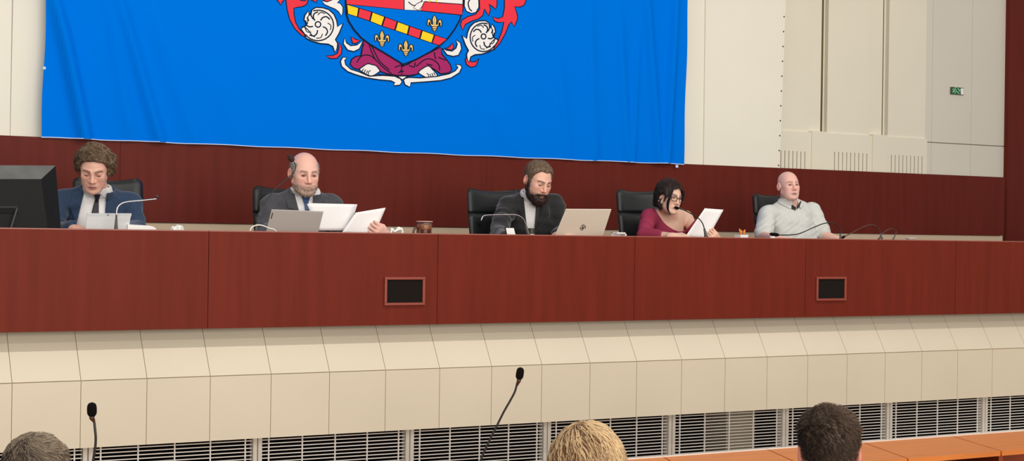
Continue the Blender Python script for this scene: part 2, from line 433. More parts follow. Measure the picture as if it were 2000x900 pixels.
for k in range(-3, 2):
    xa = xb0 + dxs * k + 0.005; xb = xb0 + dxs * (k + 1) - 0.005
    t = thing('desk_section', desk_labels[k], 'desk', ((xa + xb) / 2 + sk / 2, (YTF + YTB) / 2, 0), 'orange desks in front of the grilles')
    m = MB(); m.hexa([(xa, YTB, DT_Z - 0.025), (xb, YTB, DT_Z - 0.025), (xb + sk, YTF, DT_Z - 0.025), (xa + sk, YTF, DT_Z - 0.025)],
                     [(xa, YTB, DT_Z), (xb, YTB, DT_Z), (xb + sk, YTF, DT_Z), (xa + sk, YTF, DT_Z)])
    m.build('desk_top', desk_orange, t)
    m = MB(); m.box((xa - 0.003, YTB, 0.06), (xb + 0.003, YTB + 0.02, DT_Z - 0.012)); m.build('modesty_panel', desk_joint, t)
    m = MB(); m.box((xa - 0.003, YTB, DT_Z - 0.012), (xb + 0.003, YTB + 0.022, DT_Z + 0.003)); m.build('white_edge', white_edge, t)
    m = MB(); m.hexa([(xa, YTB, 0), (xa + 0.03, YTB, 0), (xa + sk + 0.03, YTF + 0.02, 0), (xa + sk, YTF + 0.02, 0)],
                     [(xa, YTB, DT_Z - 0.025), (xa + 0.03, YTB, DT_Z - 0.025), (xa + sk + 0.03, YTF + 0.02, DT_Z - 0.025), (xa + sk, YTF + 0.02, DT_Z - 0.025)])
    m.build('side_panel', desk_joint, t)
    m = MB(); m.hexa([(xa + 0.03, YTB - 0.02, 0.45), (xb, YTB - 0.02, 0.45), (xb + sk, YTF + 0.06, 0.45), (xa + 0.03 + sk, YTF + 0.06, 0.45)],
                     [(xa + 0.03, YTB - 0.02, 0.47), (xb, YTB - 0.02, 0.47), (xb + sk, YTF + 0.06, 0.47), (xa + 0.03 + sk, YTF + 0.06, 0.47)])
    m.build('shelf', wood_dark, t)
# ------------------------------------------------------------------ the flag
YF = DB - 0.012
fl = [at(90, 0, YF), at(84, 134, YF), at(80, 268, YF)]
frr = [at(1343, 0, YF), at(1338, 160, YF), at(1335, 321, YF)]
FZT = 4.2
flag = thing('flag', 'large blue flag with a coat of arms hanging on the wall', 'flag', ((fl[2].x + frr[2].x) / 2, YF, fl[2].z))
sl = (fl[0].x - fl[2].x) / (fl[0].z - fl[2].z); sr = (frr[0].x - frr[2].x) / (frr[0].z - frr[2].z)
zbl, zbr = fl[2].z, frr[2].z
FX0, FX1 = fl[2].x, frr[2].x
def ridge(x, z, xt, zt_, xb, zb_, w, amp):
    """a crease running from (xt,zt) to (xb,zb)"""
    dx, dz = xb - xt, zb_ - zt_; l = math.hypot(dx, dz)
    s_ = ((x - xt) * dz - (z - zt_) * dx) / l
    t = ((x - xt) * dx + (z - zt_) * dz) / (l * l)
    fade = min(1, max(0, (t + 0.4) / 0.5)) * min(1, max(0, (1.35 - t) / 0.35))
    return amp * fade * math.exp(-(s_ / w) ** 2)
RG = []
for (x1, y1, x2, y2, w, a) in ((105, 0, 160, 268, 0.035, 0.022), (128, 60, 172, 268, 0.03, 0.016), (232, 0, 310, 270, 0.05, 0.016), (215, 20, 250, 240, 0.06, 0.008), (310, 60, 380, 270, 0.08, 0.008),
                             (1318, 0, 1300, 320, 0.045, 0.016), (1262, 0, 1285, 320, 0.05, 0.014), (1210, 60, 1225, 320, 0.05, 0.010), (1150, 30, 1160, 300, 0.06, 0.008), (1090, 120, 1110, 300, 0.05, 0.006), (1245, 100, 1235, 320, 0.03, 0.008),
                             (430, 160, 470, 280, 0.12, 0.006), (960, 200, 1000, 300, 0.08, 0.005), (700, 200, 720, 290, 0.12, 0.004)):
    p = at(x1, y1, YF); q = at(x2, y2, YF); RG.append((p.x, p.z, q.x, q.z, w * 0.75, a * 2.8))
EX0, EX1, EZ0 = at(532, 100, YF).x, at(1034, 60, YF).x, at(780, 174, YF).z
def fdisp(x, z):
    d = 0.004 + 0.002 * math.sin(x * 2.3 + z * 1.1) + 0.0015 * math.sin(x * 5.7 - z * 2.0)
    for r in RG: d += ridge(x, z, *r)
    k = min(1, max(0, (x - EX0 + 0.15) / 0.15)) * min(1, max(0, (EX1 + 0.15 - x) / 0.15)) * min(1, max(0, (z - EZ0 + 0.12) / 0.12))
    return d * (1 - k) + 0.004 * k
m = MB(); NX, NZ = 260, 60
idx = []
for j in range(NZ + 1):
    for i in range(NX + 1):
        u = i / NX; v = j / NZ
        zb_ = zbl + (zbr - zbl) * u + 0.002 * math.sin(u * 60)
        z = zb_ + (FZT - zb_) * v
        xl_ = FX0 + sl * (z - zbl) + 0.004 * math.sin(z * 9); xr_ = FX1 + sr * (z - zbr) + 0.004 * math.sin(z * 8 + 1)
        x = xl_ + (xr_ - xl_) * u
        m.v.append((x, YF - fdisp(x, z), z))
for j in range(NZ):
    for i in range(NX):
        a = j * (NX + 1) + i; m.f.append([a, a + 1, a + NX + 2, a + NX + 1]); m.m.append(0)
m.build('cloth', flag_blue, flag, smooth=True)
# pale stitched hem with two tabs
m = MB()
hp = []
for i in range(81):
    u = i / 80; z = zbl + (zbr - zbl) * u + 0.002 * math.sin(u * 60); x = FX0 + (FX1 - FX0) * u
    hp.append(Vector((x, YF - fdisp(x, z) - 0.001, z)))
m.tube(hp, 0.0035, 5)
p = at(1322, 323, YF - 0.02); m.box((p.x - 0.012, p.y - 0.002, p.z - 0.016), (p.x + 0.012, p.y + 0.001, p.z + 0.004))
p = at(86, 133, YF); m.box((p.x - 0.008, p.y - fdisp(p.x, p.z) - 0.004, p.z - 0.008), (p.x + 0.008, p.y - fdisp(p.x, p.z) - 0.001, p.z + 0.008))
m.build('hem', mat('hem_thread', (206, 214, 236), 0.8), flag)

# coat of arms, drawn as cloth applique: outlines in pixel frame of the photo, set on the flag's plane
EM = MB()
EMC = [mat('emblem_dark', (28, 34, 52), 0.9, spec=0.0), mat('emblem_red', (236, 62, 76), 0.9, spec=0.0), mat('emblem_white', (240, 238, 236), 0.9, spec=0.0),
       mat('emblem_yellow', (250, 212, 46), 0.9, spec=0.0), mat('emblem_purple', (168, 48, 106), 0.9, spec=0.0), mat('emblem_gold', (244, 206, 124), 0.9, spec=0.0), mat('emblem_blue', (0, 116, 226), 0.9, spec=0.0)]
DK, RED, WH, YE, PU, GO, BL = range(7)
LAYER = [0.0015]
def pin(px, py, off):
    p = at(px, py, YF); return (p.x, YF - fdisp(p.x, p.z) - off, p.z)
def dens(pts, closed=True, n=6):
    out = []; N_ = len(pts)
    rng = range(N_) if closed else range(N_ - 1)
    for i in rng:
        a, b, c, d = (pts[(i - 1) % N_], pts[i], pts[(i + 1) % N_], pts[(i + 2) % N_]) if closed else (pts[max(i - 1, 0)], pts[i], pts[i + 1], pts[min(i + 2, N_ - 1)])
        for k in range(n):
            t = k / n
            out.append(tuple(0.5*((2*b[q]) + (c[q]-a[q])*t + (2*a[q]-5*b[q]+4*c[q]-d[q])*t*t + (3*b[q]-a[q]-3*c[q]+d[q])*t**3) for q in (0, 1)))
    if not closed: out.append(pts[-1])
    return out
def line(pts, wd=1.1, c=DK, curve=False, closed=False):
    if curve: pts = dens(pts, closed, 5)
    if closed: pts = list(pts) + [pts[0]]
    EM.mi = c; LAYER[0] += 0.00006; off = LAYER[0]
    n = len(pts)
    L_, R_ = [], []
    for i in range(n):
        a = pts[max(i-1, 0)] if not closed or i > 0 else pts[-2]; b = pts[min(i+1, n-1)] if not closed or i < n - 1 else pts[1]
        tx, ty = b[0]-a[0], b[1]-a[1]; l = math.hypot(tx, ty) or 1; nx, ny = -ty/l*wd, tx/l*wd
        L_.append(pin(pts[i][0]+nx, pts[i][1]+ny, off)); R_.append(pin(pts[i][0]-nx, pts[i][1]-ny, off))
    EM.add(L_ + R_, [(i, i+1, n+i+1, n+i) for i in range(n-1)])
def fill(pts, c, curve=False, outline=0.9):
    if curve: pts = dens(pts, True, 5)
    EM.mi = c; LAYER[0] += 0.00006; off = LAYER[0]
    vs = [pin(x, y, off) for x, y in pts]
    tr = tessellate_polygon([[Vector((x, y, 0)) for x, y in pts]])
    EM.add(vs, [tuple(t) for t in tr])
    if outline: line(pts, outline, DK, closed=True)
A6 = lambda P: [(520 + x / 5, y / 5) for x, y in P]
A7 = lambda P: [(780 + x / 5, y / 5) for x, y in P]
# red mantling, left
fill(A6([(178,-60),(190,0),(200,90),(225,190),(275,280),(340,345),(370,360),(378,340),(320,285),(284,220),(268,140),(268,80),(300,72),(350,66),(390,45),(405,10),(400,-60)]), RED)
fill(A6([(70,-60),(100,0),(120,22),(138,52),(152,22),(172,0),(170,-60)]), RED)
fill(A6([(290,-60),(330,5),(372,10),(398,-8),(392,-60)]), BL)
fill(A6([(405,-60),(425,-5),(458,10),(482,28),(492,0),(480,-60)]), RED)
fill(A6([(530,-60),(552,0),(590,20),(640,12),(700,-10),(700,-60)]), RED)
fill(A6([(540,8),(565,45),(620,70),(670,90),(705,118),(730,158),(745,120),(745,70),(722,36),(690,28),(720,0),(748,-40),(700,-60),(640,0),(590,20)]), WH)
# red mantling, right
fill(A7([(1240,-60),(1236,0),(1215,50),(1175,70),(1122,66),(1140,120),(1150,160),(1148,195),(1115,262),(1090,212),(1066,240),(1030,330),(980,420),(920,490),(908,470),(960,400),(1000,300),(1016,215),(970,222),(930,210),(905,165),(960,182),(1005,165),(1022,80),(1022,0),(1020,-60)]), RED)
fill(A7([(772,-60),(778,20),(780,90),(740,140),(660,165),(605,200),(592,245),(616,296),(640,240),(700,208),(770,185),(812,150),(828,85),(848,125),(866,156),(886,95),(872,40),(900,60),(935,92),(950,50),(945,-60)]), RED)
fill(A7([(660,-60),(632,0),(630,60),(650,110),(700,132),(745,120),(772,70),(770,0),(750,-60)]), WH)
line(A7([(690,-10),(668,30),(680,85),(705,110)]), 1.2, curve=True)
# purple robe
fill(A6([(945,395),(1020,445),(1110,495),(1200,550),(1300,610),(1325,640),(1400,645),(1420,735),(1280,738),(1180,722),(1100,695),(1060,655),(1000,622),(960,645),(900,678),(850,668),(815,630),(830,580),(870,552),(925,545),(930,500)]), PU, outline=1.2)
fill(A7([(18,650),(80,628),(150,580),(270,525),(398,462),(412,530),(450,575),(492,630),(508,680),(480,712),(400,722),(370,700),(320,668),(280,648),(220,682),(170,725),(100,738),(18,735)]), PU, outline=1.2)
for L6 in ([(1000,440),(1030,520),(1060,580)], [(1020,440),(1060,520),(1105,600),(1200,685)], [(880,612),(925,550),(1000,540),(1070,590),(1140,660),(1220,720)], [(1250,660),(1300,640),(1340,650)], [(1285,712),(1330,690)], [(920,545),(930,480),(950,430)]):
    line(A6(L6), 1.1, curve=True)
for L7 in ([(335,510),(350,580)], [(160,650),(240,585),(310,580),(375,625),(390,690)], [(375,560),(450,590)], [(260,625),(320,640)], [(90,640),(140,655),(150,610)], [(0,690),(40,700)]):
    line(A7(L7), 1.1, curve=True)
# dark gap under the robe, feet, scroll base
fill(A6([(1060,720),(1180,728),(1330,738),(1470,738),(1320,760),(1150,748)]), DK, outline=0)
fill(A6([(908,682),(940,650),(985,624),(1030,632),(1070,645),(1105,692),(1085,712),(1050,735),(1010,742),(960,720)]), WH, curve=True, outline=1.1)
for q in ([(930,700),(945,672)], [(952,710),(965,680)], [(972,718),(985,690)], [(990,735),(995,700),(1015,688)]): line(A6(q), 0.9)
fill(A7([(182,708),(230,665),(280,645),(320,680),(345,705),(366,738),(330,760),(290,768),(240,750)]), WH, curve=True, outline=1.1)
for q in ([(345,735),(330,708)], [(325,745),(312,715)], [(305,752),(292,722)], [(280,760),(280,730),(262,715)]): line(A7(q), 0.9)
fill(A6([(782,562),(742,560),(720,600),(732,650),(790,700),(870,730),(980,762),(1100,780),(1215,790),(1250,808),(1240,838),(1300,832),(1322,800),(1305,770),(1250,745),(1130,737),(1000,745),(900,702),(820,677),(770,630),(762,590)]), WH, outline=1.1)
fill(A7([(35,785),(50,828),(98,852),(106,810),(250,800),(400,787),(500,762),(580,712),(606,660),(592,635),(548,630),(566,660),(540,692),(480,722),(360,747),(200,762),(90,757),(50,765)]), WH, outline=1.1)
fill(A6([(1285,745),(1368,745),(1326,778)]), WH, outline=0.8)
# crescents
fill(A6([(757,372),(748,430),(790,490),(850,505),(905,478),(938,402),(880,440),(820,447),(780,420)]), WH, outline=1.1)
fill(A6([(822,358),(870,388),(915,395),(870,425),(838,422)]), RED, outline=1.0)
fill(A6([(702,412),(735,470),(727,530),(682,572),(620,572),(580,545),(640,545),(690,522),(706,470)]), RED)
fill(A7([(548,390),(592,420),(602,480),(572,540),(520,552),(460,537),(412,472),(455,492),(510,500),(548,470),(560,430)]), WH, outline=1.1)
fill(A7([(512,422),(527,470),(495,490),(438,470),(480,462)]), RED, outline=1.0)
fill(A7([(660,540),(638,580),(650,630),(690,657),(740,647),(772,572),(740,602),(700,607),(672,580)]), RED)
# white roses inside scrolls (the right one mirrors the left one)
def rose(T):
    fill(T([(405,108),(372,150),(364,195),(395,235),(378,255),(345,270),(335,288),(370,335),(385,375),(440,402),(520,426),(600,432),(645,455),(665,512),(688,470),(692,425),(670,388),(705,330),(745,230),(690,262),(682,200),(655,140),(605,95),(545,77),(480,74),(440,98),(425,150),(415,150)]), WH, outline=1.2)
    ring = [(500 + 152 * math.cos(a), 250 + 152 * math.sin(a) * 0.98) for a in [math.radians(d) for d in range(-108, 152, 12)]]
    line(T(ring), 1.3)
    fill(T([(500 + 27 * math.cos(math.radians(d)), 240 + 27 * math.sin(math.radians(d))) for d in range(0, 360, 24)]), WH, outline=1.3)
    for a0 in (20, 95, 165, 235, 300):
        c, s_ = math.cos(math.radians(a0)), math.sin(math.radians(a0))
        R_ = lambda r, t: (500 + r * (c * math.cos(t) - s_ * math.sin(t)), 245 + r * (s_ * math.cos(t) + c * math.sin(t)))
        line(T([R_(50, 0), R_(85, 0.05), R_(115, 0.28), R_(128, 0.62)]), 1.3, curve=True)
        line(T([R_(96, -0.55), R_(126, -0.3), R_(130, 0.05)]), 0.9, curve=True)
    line(T([(345,262),(372,268),(410,302),(440,345),(470,362)]), 1.0, curve=True)
    line(T([(440,98),(432,150),(455,190)]), 1.2, curve=True)
    line(T([(395,235),(400,200),(392,170)]), 0.9, curve=True)
rose(A6)
rose(lambda P: A7([(815 - (x - 500) * 0.86, 362 + (y - 245) * 0.93) for x, y in P]))
# shield
fill([(673,-120),(674,0),(675,28),(680,42),(690,58),(704,74),(720,86),(740,98),(760,110),(786,126),(810,117),(840,101),(860,87),(874,74),(886,58),(896,40),(902,20),(904,0),(905,-120)], BL, outline=1.5)
fill([(674,-120),(788,-120),(788,19.5),(675,8.8)], RED, outline=0.9)
fill([(788,-120),(903,-120),(902.5,9),(828,3.5),(820,21.5),(788,19.5)], WH, outline=0.9)
fill([(828,3.5),(902.5,9),(901,30),(820,21.5)], RED, outline=0.9)
line([(796,4),(806,11),(818,7),(826,-4)], 1.0, curve=True); fill([(812,8),(820,4),(827,4),(823,13),(816,21),(806,16)], WH, outline=0.7)
line([(836,4),(841,-1),(848,-1),(853,5)], 1.3, YE, curve=True)
seg_t = [(675.5,9.6),(699.5,16.8),(725,24.6),(750,34),(774.5,43.4),(798,52),(822.5,60.4),(847,69),(872,77.6)]
seg_b = [(677.5,26.8),(696.8,32.8),(721,41),(744.6,50.6),(770,58.8),(794.6,67.2),(818.4,75.6),(842.4,83.8),(857,88.6)]
fill(seg_t + seg_b[::-1], DK, outline=1.4)
for i in range(8):
    t0, t1, b0, b1 = seg_t[i], seg_t[i+1], seg_b[i], seg_b[i+1]
    e = 0.06
    q = [(t0[0]+(t1[0]-t0[0])*e, t0[1]+(t1[1]-t0[1])*e), (t1[0]-(t1[0]-t0[0])*e, t1[1]-(t1[1]-t0[1])*e), (b1[0]-(b1[0]-b0[0])*e, b1[1]-(b1[1]-b0[1])*e), (b0[0]+(b1[0]-b0[0])*e, b0[1]+(b1[1]-b0[1])*e)]
    fill(q, YE if i % 2 == 0 else RED, outline=0)
# three gold lilies
half = [(0,-17),(3.4,-12),(4.6,-7),(3.6,-2),(3.2,2),(6,1),(6.6,-4),(9,-8),(13,-8),(14.4,-3),(14.4,3),(12.2,6),(10.8,3),(10.6,-2),(9.2,-3),(8.6,2),(7,5),(5,6),(5,9),(3.8,10),(4.2,13),(2,12.4),(0,17)]
for (cx, cy) in ((744.5, 76.5), (791, 95), (847, 46.5)):
    P = [(cx + x, cy + y + x * 0.05) for x, y in half] + [(cx - x, cy + y - x * 0.05) for x, y in reversed(half[1:-1])]
    fill(P, GO, outline=1.0)
    line([(cx - 5, cy + 5.5), (cx + 5, cy + 6)], 0.7); line([(cx - 4.5, cy + 9.5), (cx + 4.5, cy + 10)], 0.7); line([(cx, cy - 13), (cx, cy + 4)], 0.3)
EM.build('coat_of_arms', EMC, flag)
# ------------------------------------------------------------------ distance-field modelling for figures
def V3(p): return np.array(p, dtype=np.float32)
def smin(a, b, k):
    h = np.clip(0.5 + 0.5 * (b - a) / k, 0, 1); return b + (a - b) * h - k * h * (1 - h)
def smax(a, b, k): return -smin(-a, -b, k)
def ell(P, c, r):
    q = P - V3(c); r = V3(r); k0 = np.sqrt(((q / r) ** 2).sum(1)); k1 = np.sqrt(((q / (r * r)) ** 2).sum(1))
    return np.where(k1 > 1e-6, k0 * (k0 - 1) / np.maximum(k1, 1e-6), -r.min())
def cap(P, a, b, ra, rb=None):
    rb = ra if rb is None else rb
    a = V3(a); b = V3(b); ab = b - a; q = P - a
    t = np.clip((q @ ab) / max(float(ab @ ab), 1e-9), 0, 1)
    return np.sqrt(((q - t[:, None] * ab) ** 2).sum(1)) - (ra + (rb - ra) * t)
def box_(P, c, h, R=None, rnd_=0.0):
    q = P - V3(c)
    if R is not None: q = q @ R
    q = np.abs(q) - (V3(h) - rnd_)
    return np.sqrt((np.maximum(q, 0) ** 2).sum(1)) + np.minimum(q.max(1), 0) - rnd_
def chain(P, pts, rs, k=0.01):
    d = None
    for i in range(len(pts) - 1):
        e = cap(P, pts[i], pts[i+1], rs[i], rs[i+1]); d = e if d is None else np.minimum(d, e)
    return d
def nz(P, freq, seed=0, n=5):
    g = np.random.RandomState(seed); o = 0
    for i in range(n):
        k = g.normal(size=3); k = k / np.linalg.norm(k) * freq * g.uniform(0.7, 1.4)
        o = o + np.sin(P @ k.astype(np.float32) + g.uniform(0, 6.28))
    return o / n
def rotm(yaw=0, pitch=0, roll=0):
    cy, sy = math.cos(math.radians(yaw)), math.sin(math.radians(yaw)); cp, sp_ = math.cos(math.radians(pitch)), math.sin(math.radians(pitch)); cr, sr_ = math.cos(math.radians(roll)), math.sin(math.radians(roll))
    Z = np.array([[cy,-sy,0],[sy,cy,0],[0,0,1]]); Xm = np.array([[1,0,0],[0,cp,-sp_],[0,sp_,cp]]); Y = np.array([[cr,0,sr_],[0,1,0],[-sr_,0,cr]])
    return (Z @ Xm @ Y).astype(np.float32)

def surface(fn, lo, hi, h, margin=2.0):
    """sparse evaluation of fn on a grid, then naive surface nets -> verts, quads"""
    lo = V3(lo); hi = V3(hi); B = 4
    nb = np.ceil((hi - lo) / (h * B)).astype(int) + 1; n = nb * B + 1
    cidx = np.stack(np.meshgrid(*[np.arange(q + 1) for q in nb], indexing='ij'), -1).reshape(-1, 3)
    cd = fn((lo + cidx * (h * B)).astype(np.float32)).reshape(nb + 1)
    val = np.repeat(np.repeat(np.repeat(cd[:-1, :-1, :-1], B, 0), B, 1), B, 2)
    val = np.pad(val, ((0, 1), (0, 1), (0, 1)), mode='edge').astype(np.float32)
    # blocks near the surface
    mn = cd; mx = cd
    near = np.zeros(nb, bool); lim = h * B * margin
    for dx in (0, 1):
        for dy in (0, 1):
            for dz in (0, 1):
                near |= np.abs(cd[dx:nb[0]+dx, dy:nb[1]+dy, dz:nb[2]+dz]) < lim
    bi = np.argwhere(near)
    o = np.stack(np.meshgrid(np.arange(B + 1), np.arange(B + 1), np.arange(B + 1), indexing='ij'), -1).reshape(-1, 3)
    pts = (bi[:, None, :] * B + o[None]).reshape(-1, 3)
    flat = np.unique((pts[:, 0] * n[1] + pts[:, 1]) * n[2] + pts[:, 2])
    out = np.empty(len(flat), np.float32)
    for s0 in range(0, len(flat), 400000):
        f_ = flat[s0:s0+400000]; ii = np.stack([f_ // (n[1]*n[2]), (f_ // n[2]) % n[1], f_ % n[2]], 1)
        out[s0:s0+400000] = fn((lo + ii * h).astype(np.float32))
    val.reshape(-1)[flat] = out
    s = val < 0
    sl = [slice(0, -1), slice(1, None)]
    cnt = np.zeros(n - 1, np.int8)
    for a in (0, 1):
        for b in (0, 1):
            for c in (0, 1): cnt += s[sl[a], sl[b], sl[c]]
    act = np.argwhere((cnt > 0) & (cnt < 8))
    vid = np.full(n - 1, -1, np.int32); vid[tuple(act.T)] = np.arange(len(act))
    acc = np.zeros((len(act), 3), np.float32); w = np.zeros(len(act), np.float32)
    corners = [(a, b, c) for a in (0, 1) for b in (0, 1) for c in (0, 1)]
    vals = {c: val[act[:, 0]+c[0], act[:, 1]+c[1], act[:, 2]+c[2]] for c in corners}
    for c in corners:
        for ax in range(3):
            if c[ax] == 0:
                e = list(c); e[ax] = 1; e = tuple(e); va, vb = vals[c], vals[e]; cr = (va < 0) != (vb < 0)
                t = np.where(cr, va / np.where(cr, va - vb, 1), 0)
                p = np.tile(np.array(c, np.float32), (len(act), 1)); p[:, ax] = t
                acc[cr] += p[cr]; w[cr] += 1
    V = lo + (act + acc / np.maximum(w, 1)[:, None]) * h
    Q = []
    for ax in range(3):
        a1, a2 = (ax + 1) % 3, (ax + 2) % 3
        sa = [slice(None)] * 3; sb = [slice(None)] * 3; sa[ax] = slice(0, -1); sb[ax] = slice(1, None)
        e = np.argwhere(s[tuple(sa)] != s[tuple(sb)])
        e = e[(e[:, a1] > 0) & (e[:, a2] > 0) & (e[:, a1] < n[a1] - 1) & (e[:, a2] < n[a2] - 1)]
        if not len(e): continue
        q = []
        for d1, d2 in ((1, 1), (0, 1), (0, 0), (1, 0)):
            c = e.copy(); c[:, a1] -= d1; c[:, a2] -= d2; q.append(vid[tuple(c.T)])
        q = np.stack(q, 1); inside = s[tuple(e.T)]
        q[~inside] = q[~inside][:, ::-1]
        Q.append(q)
    Q = np.concatenate(Q) if Q else np.zeros((0, 4), int)
    Q = Q[(Q >= 0).all(1)]
    return V, Q

def nmesh(name, V, Q, mats, parent, pigment=None, smooth=True):
    me = bpy.data.meshes.new(name)
    k = Q.shape[1]
    me.vertices.add(len(V)); me.vertices.foreach_set('co', V.astype(np.float32).ravel())
    me.loops.add(Q.size); me.loops.foreach_set('vertex_index', Q.ravel().astype(np.int32))
    me.polygons.add(len(Q)); me.polygons.foreach_set('loop_start', (np.arange(len(Q)) * k).astype(np.int32))
    me.update(calc_edges=True)
    if not isinstance(mats, (list, tuple)): mats = [mats]
    for m_ in mats: me.materials.append(m_)
    if pigment is not None:
        a = me.color_attributes.new('pigment', 'FLOAT_COLOR', 'POINT')
        a.data.foreach_set('color', np.concatenate([pigment, np.ones((len(V), 1))], 1).astype(np.float32).ravel())
    if smooth: me.shade_smooth()
    me.validate()
    o = bpy.data.objects.new(name, me); COL.objects.link(o)
    if parent is not None: attach(o, parent)
    return o

skin_m = mat_attr('skin', 0.42, 0.4)
hair_m = mat_attr('hair', 0.5, 0.35)

# ---- head, in its own frame: face looks to -y, z up
HL = dict(cr=(0.074, 0.094, 0.084))
def head_sd(p, fat=0.0, ears=True, face=True):
    x = np.abs(p[:, 0]); q = p.copy(); q[:, 0] = x
    d = ell(q, (0, 0.014, 0.028), (0.0745 + fat*0.3, 0.093, 0.082))
    d = smin(d, ell(q, (0, -0.028, -0.025), (0.0605 + fat, 0.062, 0.086)), 0.03)
    d = smin(d, ell(q, (0, -0.045, -0.083), (0.043 + fat, 0.046, 0.037)), 0.025)
    d = smin(d, cap(q, (0.052 + fat, -0.004, -0.055), (0.022 + fat, -0.072, -0.098), 0.016, 0.014), 0.024)
    if not face:
        if ears: pass
        return d
    d = smin(d, ell(q, (0, -0.083, -0.103), (0.019, 0.015, 0.014)), 0.014)
    d = smin(d, ell(q, (0.041, -0.058, -0.022), (0.021, 0.026, 0.026)), 0.018)
    d = smin(d, ell(q, (0.036, -0.048, -0.056), (0.022, 0.030, 0.032)), 0.02)
    d = smax(d, -ell(q, (0.031, -0.099, 0.002), (0.020, 0.0195, 0.0130)), 0.010)
    d = smin(d, cap(q, (0.043, -0.064, 0.020), (0.012, -0.0845, 0.018), 0.0075, 0.0085), 0.016)
    d = smin(d, ell(q, (0.031, -0.0745, 0.001), (0.0135, 0.0130, 0.0125)), 0.004)
    d = smin(d, cap(q, (0, -0.084, 0.014), (0, -0.1085, -0.031), 0.0075, 0.0115), 0.009)
    d = smin(d, ell(q, (0.0125, -0.094, -0.036), (0.0088, 0.011, 0.0085)), 0.006)
    d = smin(d, ell(q, (0, -0.079, -0.062), (0.026, 0.018, 0.018)), 0.014)
    d = smin(d, cap(q, (0.0, -0.0955, -0.0635), (0.021, -0.086, -0.0705), 0.0052, 0.003), 0.005)
    d = smin(d, cap(q, (0.0, -0.0940, -0.0740), (0.019, -0.086, -0.0755), 0.0062, 0.003), 0.005)
    d = smax(d, -cap(q, (0.0, -0.1025, -0.0685), (0.023, -0.0925, -0.0745), 0.0028, 0.0022), 0.003)
    if ears:
        e = ell(q - np.stack([0.30 * (q[:, 1] - 0.010).clip(0, 0.04), 0 * x, 0 * x], 1), (0.076 + fat * 0.5, 0.014, -0.010), (0.0095, 0.020, 0.032))
        e = smax(e, -ell(q, (0.088 + fat * 0.5, 0.010, -0.005), (0.009, 0.010, 0.018)), 0.005)
        d = smin(d, e, 0.006)
    return d

class Head:
    def __init__(s, c, yaw, pitch, roll, scale=1.0, fat=0.0): s.c = V3(c); s.R = rotm(yaw, pitch, roll); s.s = scale; s.fat = fat
    def loc(s, P): return ((P - s.c) @ s.R) / s.s
    def sd(s, P, **k): return head_sd(s.loc(P), s.fat, **k) * s.s
    def w(s, p): return V3(p) * s.s @ s.R.T + s.c        # local -> world

def interp(y, ys, zs): return np.interp(y, ys, zs).astype(np.float32)

def skin_pigment(p, base, lip=(168, 96, 88), ruddy=0.5, brow=None, stub=None, stub_amt=0.0, browz=0.024, seed=1, openeye=False):
    """p: head-local vertex positions; skin pigments, with eye-socket shade mixed in"""
    b = np.array(lin(base)); n = len(p); C = np.tile(b, (n, 1))
    C *= (1 + 0.05 * nz(p, 60, seed))[:, None]
    x = np.abs(p[:, 0]); y = p[:, 1]; z = p[:, 2]
    def mix(w, col): 
        nonlocal C
        w = np.clip(w, 0, 1)[:, None]; C = C * (1 - w) + np.array(lin(col)) * w
    red = np.array([min(255, base[0] * 1.0), base[1] * 0.80, base[2] * 0.78])
    fr = (y < -0.03)
    mix(0.5 * ruddy * np.exp(-(((x - 0.036) / 0.018) ** 2 + ((z + 0.028) / 0.018) ** 2)) * fr, red)
    mix(ruddy * np.exp(-((x / 0.012) ** 2 + ((z + 0.034) / 0.012) ** 2)) * fr, red)
    mix(ruddy * 0.8 * (x > 0.078) * (y > -0.02), red)
    mix(0.5 * np.exp(-(((x - 0.030) / 0.019) ** 2 + ((z - 0.003) / 0.011) ** 2)) * fr, tuple(q * 0.74 for q in red))  # shade of the eye sockets mixed into the skin colour
    if stub is not None:
        w = np.clip((-0.048 - z + 0.0 * x) / 0.012, 0, 1)
        w = np.maximum(w, np.clip((0.012 - np.abs(y + 0.004 + z * 0.25)) / 0.01, 0, 1) * (x > 0.05) * (z < -0.01) * (z > -0.07))
        w *= np.clip(1.2 - np.exp(-(((x) / 0.024) ** 2 + ((z + 0.069) / 0.009) ** 2)) * 1.2, 0, 1) * (y < 0.02)
        mix(w * stub_amt * (0.8 + 0.3 * nz(p, 500, 3)), stub)
    zm = z + 12.0 * x ** 2
    lw = np.exp(-(((x / 0.021) ** 4) + ((zm + 0.0685) / 0.0085) ** 4)) * (y < -0.07)
    mix(0.85 * lw, lip)
    mix(0.7 * np.exp(-((x / 0.020) ** 4 + ((zm + 0.0688) / 0.0018) ** 2)) * (y < -0.07), tuple(q * 0.5 for q in lip))
    if brow is not None:
        bz = browz - 6.0 * (x - 0.030) ** 2
        w = np.exp(-(((z - bz) / 0.0050) ** 2)) * (x > 0.010) * (x < 0.050) * fr
        mix(0.95 * w, brow)
    # lash line and slit of the eye
    w = np.exp(-(((x - 0.031) / 0.0125) ** 4 + ((z + 0.0035 + 14.0 * (x - 0.031) ** 2 - (0.0035 if openeye else 0)) / (0.0034 if openeye else 0.0022)) ** 2)) * (y < -0.06)
    mix(0.85 * w, (58, 36, 30))
    return C

